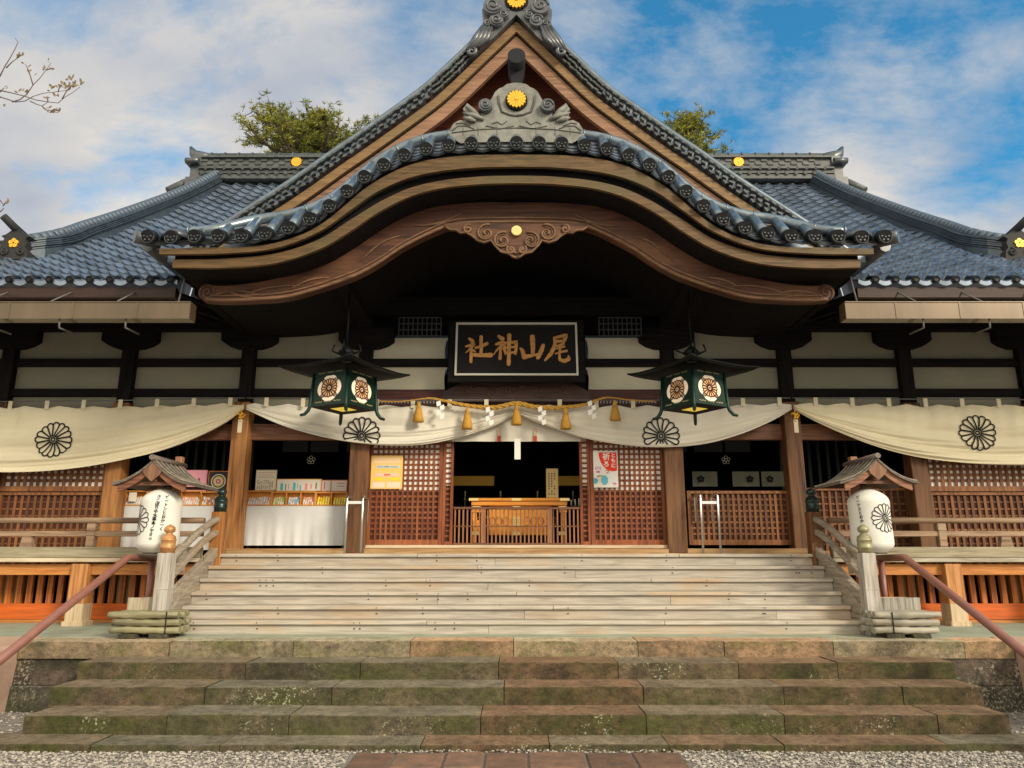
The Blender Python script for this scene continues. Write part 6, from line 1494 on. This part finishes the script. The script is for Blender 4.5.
signboard(546, 558.5, 468.5, 498, YO + .1, 'tall pale wooden notice with vertical writing standing on the offering box', (.50, .36, .16), (.66, .48, .22), [((.16, .12, .08), lines(3, .18, .85, .15, .92, .75, 9))], fr=.006)
# small brass candlesticks along the box, group of things
for i, px in enumerate((465, 500.5, 537.5, 573)):
    x, z = U(px, 497, YO + .75); o = MB(); zb2 = UZ(506, YO + .75); H_ = .16; o.lathe([(.03, 0), (.03, .01), (.008, .02), (.008, .06), (.02, .07), (.008, .085), (.012, .10), (.018, .13), (.004, H_)], (x, YO + .75, z - .05), 10); o.tube([(x, YO + .75, DECK), (x, YO + .75, z - .049)], .008, 5)
    ob = tag(o.build('candle_stand', mat('old_brass', (.35, .25, .10), .4, metal=.6)), ['slim brass candle stand left of the offering box', 'slim brass candle stand behind the left half of the offering box', 'slim brass candle stand just left of the wooden notice', 'slim brass candle stand beside the white candles'][i], 'candle stand', 'candle stands inside the doorway')
for i, px in enumerate((571.3, 575.2, 579)):
    x, z = U(px, 503.5, YO + .3); o = MB(); o.tube([(x, YO + .3, z - .04), (x, YO + .3, z + .055 + .012 * i)], .013, 8); o.cur = 1; o.tube([(x, YO + .3, z - .3), (x, YO + .3, z - .041)], .016, 8)
    tag(o.build('white_candle', [flat('wax_white', (.85, .8, .7)), M_NEARBLACK]), f'{["leftmost", "middle", "rightmost"][i]} of the three white candles right of the offering box', 'candle', 'white candles')
# white cloths with plum crests deep inside the right bay
for i, (a, b_, cr_) in enumerate(((692, 718, 701), (732, 760, 750), (761, 787, 770))):
    yy = YF + .9; xa, z1 = U(a, 471.5, yy); xb, z0 = U(b_, 486.5, yy); o = MB(); o.grid(lambda u, v: (xa + (xb - xa) * u, yy + .008 * math.sin(u * 14), z1 + (z0 - z1) * v), 16, 2)
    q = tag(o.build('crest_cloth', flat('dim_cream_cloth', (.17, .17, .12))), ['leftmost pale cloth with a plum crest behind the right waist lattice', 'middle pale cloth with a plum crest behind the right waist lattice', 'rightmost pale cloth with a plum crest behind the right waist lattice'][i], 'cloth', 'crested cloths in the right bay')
    cx, cz = U(cr_, 479, yy - .02); o = MB()
    for k in range(5): t = math.pi / 2 + k * 2 * math.pi / 5; c = (cx + .036 * math.cos(t), cz + .036 * math.sin(t)); o.prism([(c[0] + .026 * math.cos(s * math.pi / 4), c[1] + .026 * math.sin(s * math.pi / 4)) for s in range(8)], yy - .025, yy - .02)
    o.build('plum_crest', M_INK, q)
for i, px in enumerate((311, 726)):
    x, z = U(px, 460, YF + .7); o = MB()
    for k in range(5): t = math.pi / 2 + k * 2 * math.pi / 5; o.tube([(x + .045 * math.cos(t) + .025 * math.cos(s * math.pi / 4), YF + .7, z + .045 * math.sin(t) + .025 * math.sin(s * math.pi / 4)) for s in range(9)], .005, 4)
    o.build('plum_ornament', flat('ornament_silver', (.5, .5, .45)), hall)

# steel step rails (the two slim hoops)
for i, (pa, pb) in enumerate(((344.5, 360.5), (703.5, 721))):
    yy = YF - .45; xa, _ = U(pa, 555, yy); xb, _ = U(pb, 555, yy); zt = UZ(497 if i == 0 else 494, yy); zb0 = SILL - .03
    root = empty('steel_hoop_rail', ((xa + xb) / 2, yy, zb0), ['slim stainless steel hoop rail beside the white-clothed stall left of the doorway', 'slim stainless steel hoop rail before the waist lattice right of the doorway'][i], 'handrail', 'steel hoop rails on the top step')
    o = MB(); lean = .03
    o.tube([(xa, yy, zb0), (xa, yy, zt - .02), (xa, yy + .02, zt + .005), (xa, yy + .35, zt + .0), (xa, yy + .37, zt - .03), (xa, yy + .37, zt - .4)], .017, 10); o.tube([(xb, yy, zb0), (xb, yy, zt - .02), (xb, yy + .02, zt + .005), (xb, yy + .35, zt), (xb, yy + .37, zt - .03), (xb, yy + .37, zt - .4)], .017, 10); o.build('hoop', M_STEEL, root)
    o = MB(); z = UZ(502.5, yy); o.box(xa + .018, xb - .018, yy - .006, yy + .006, z - .02, z + .02); o.build('plate', M_STEEL, root)

# ================================================================== TREES
def pine(name, px, pyt, Yt, spread, hgt, label, n, seed):
    rr = random.Random(seed); cx, zt = U(px, pyt, Yt); root = empty(name, (cx, Yt, 0), label, 'tree', 'pine trees behind the roof')
    t = MB(); t.tube([(cx + .5, Yt, 0), (cx + .3, Yt, zt * .4), (cx, Yt, zt * .75), (cx - .1, Yt, zt - 1.6)], [.42, .33, .2, .06], 10)
    cr_ = MB()
    limbs = []
    for i in range(n):
        h = int(rr.random() * 5) / 4.0; z = zt - 1.35 - hgt * h + rr.uniform(-.12, .12); L_ = spread * (.35 + .65 * math.sqrt(h)) * rr.uniform(.65, 1.1); a = rr.uniform(0, 2 * math.pi)
        p0 = Vector((cx, Yt, z - .5)); p1 = p0 + Vector((math.cos(a) * L_, math.sin(a) * L_, rr.uniform(.5, .9))); pm = (p0 + p1) / 2 + Vector((0, 0, -.1))
        t.tube([p0, pm, p1], [.09, .055, .02], 6); limbs.append((p0, pm, p1, L_))
        # side twigs each carrying needle tufts
        for k in range(int(7 + L_ * 3)):
            f_ = rr.uniform(.35, 1.0); q = p0.lerp(p1, f_) + Vector((rr.uniform(-.2, .2), rr.uniform(-.2, .2), 0)) * 1; d = Vector((rr.uniform(-1, 1), rr.uniform(-1, 1), rr.uniform(-.05, .3))).normalized() * rr.uniform(.3, .8)
            e = q + d; t.tube([q, e], [.018, .007], 4)
            for m_ in range(7):
                c = q.lerp(e, rr.uniform(.35, 1.1)) + Vector((rr.gauss(0, .09), rr.gauss(0, .09), rr.gauss(0, .035)))
                for b in range(9):
                    v = Vector((rr.gauss(0, 1), rr.gauss(0, 1), rr.gauss(.5, .8))).normalized() * rr.uniform(.09, .19); s = v.cross(Vector((rr.random(), rr.random(), rr.random()))).normalized() * .013
                    cr_.add([c - s, c + s, c + v + s * .3, c + v - s * .3], [(0, 1, 2, 3)])
    t.build('trunk', M_BARK, root); cr_.build('crown', M_PINE, root)
pine('pine_tree', 322, 93, 23, 2.75, 1.7, 'yellow-green pine tree rising behind the left roof ridge', 46, 3)
pine('pine_tree', 686, 94, 24, 1.25, 2.6, 'small yellow-green pine top behind the right side of the gable', 44, 5)

# overhanging bare branch from a tree standing left of the frame
bt = empty('bare_tree', (-6.6, 5.6, 0), 'nearly leafless tree reaching a thin twig with dry leaves into the upper left sky', 'tree')
def PB(px, py, y=5.6):
    x, z = U(px, py, y); return (x, y, z)
t = MB(); t.tube([(-6.6, 5.6, 0), (-6.5, 5.6, 2.2), (-6.3, 5.6, 4.0), (-6.2, 5.7, 5.6)], [.2, .16, .11, .05], 10)
t.tube([(-6.5, 5.6, 2.6), (-5.8, 5.6, 3.9), PB(-30, 92), PB(0, 97)], [.06, .035, .014, .009], 7)
t.tube([(-6.4, 5.6, 3.6), PB(-40, 72), PB(-8, 85), PB(0, 90.5)], [.05, .02, .01, .007], 7)
t.tube([(-6.35, 5.6, 3.5), PB(-30, 110), PB(-8, 86), PB(0, 76)], [.03, .016, .008, .006], 6)
tw = [((0, 97), (8, 99.5), (15, 102), (25, 101), (33, 96.5), (42, 93.5), (58, 91.5), (66, 90.5)), ((0, 90.5), (12, 93), (24, 96), (36, 100), (47, 101.8), (58, 103), (65, 97), (72, 93), (80, 87)), ((12, 102), (20, 99.5), (27, 94), (33, 85), (40, 78), (46, 70), (51, 63)), ((46, 70), (53, 68)), ((33, 85), (30, 75), (27, 67), (25, 64)),
      ((0, 76), (5, 66), (10, 58), (15, 49), (18, 42), (15, 38)), ((6, 68), (12, 62), (19, 57)), ((30, 101), (36, 104), (42, 106), (48, 102)), ((42, 106), (46, 110), (56, 111)), ((48, 102), (47, 96)), ((62, 99), (66, 92), (72, 85)), ((0, 92), (4, 88)), ((0, 200), (3, 204)), ((3, 206), (6, 202), (8, 200)), ((0, 212), (4, 208)), ((58, 92), (60, 85))]
for pth in tw: t.tube([PB(*p) for p in pth], [.0052 * (1 - .7 * i / len(pth)) for i in range(len(pth))], 5)
t.build('trunk', M_TWIG, bt)
rr = random.Random(12); lf = MB()
def leaf(px, py, n, s=5.0, up=0):
    for _ in range(n):
        a = rr.uniform(.3, 2.8) + up; L_ = s * rr.uniform(.6, 1.15) / 740 * 6.4; c = Vector(PB(px + rr.uniform(-2.2, 2.2), py + rr.uniform(-1.6, 1.6), 5.6 + rr.uniform(-.03, .03))); d = Vector((math.cos(a), rr.uniform(-.4, .4), math.sin(a))).normalized() * L_
        s_ = d.cross(Vector((rr.uniform(-.5, .5), -1, rr.uniform(-.5, .5)))).normalized() * L_ * .22
        lf.add([c, c + d * .35 + s_, c + d * .75 + s_ * .8, c + d, c + d * .75 - s_ * .8, c + d * .35 - s_], [(0, 1, 2, 3, 4, 5)])
for (x, y, n) in ((18, 57, 4), (22, 56, 3), (27, 67, 2), (29, 71, 2), (32, 74, 2), (25, 64, 1), (50, 61, 2), (53, 69, 3), (45, 71, 2), (20, 93, 3), (24, 92, 2), (50, 88, 4), (52, 90, 2), (60, 87, 6), (64, 85, 6), (68, 88, 5), (70, 80, 6), (72, 85, 6), (76, 86, 5), (80, 85, 4), (83, 83, 3), (66, 90, 3), (50, 112, 4), (54, 112, 4), (58, 111, 4), (46, 110, 3), (1, 107, 2), (5, 108, 2), (57, 97, 3), (48, 98, 2), (4, 88, 2), (8, 200, 2), (7, 203, 1)): leaf(x, y, n)
lf.build('dry_leaves', M_LEAFB, bt)
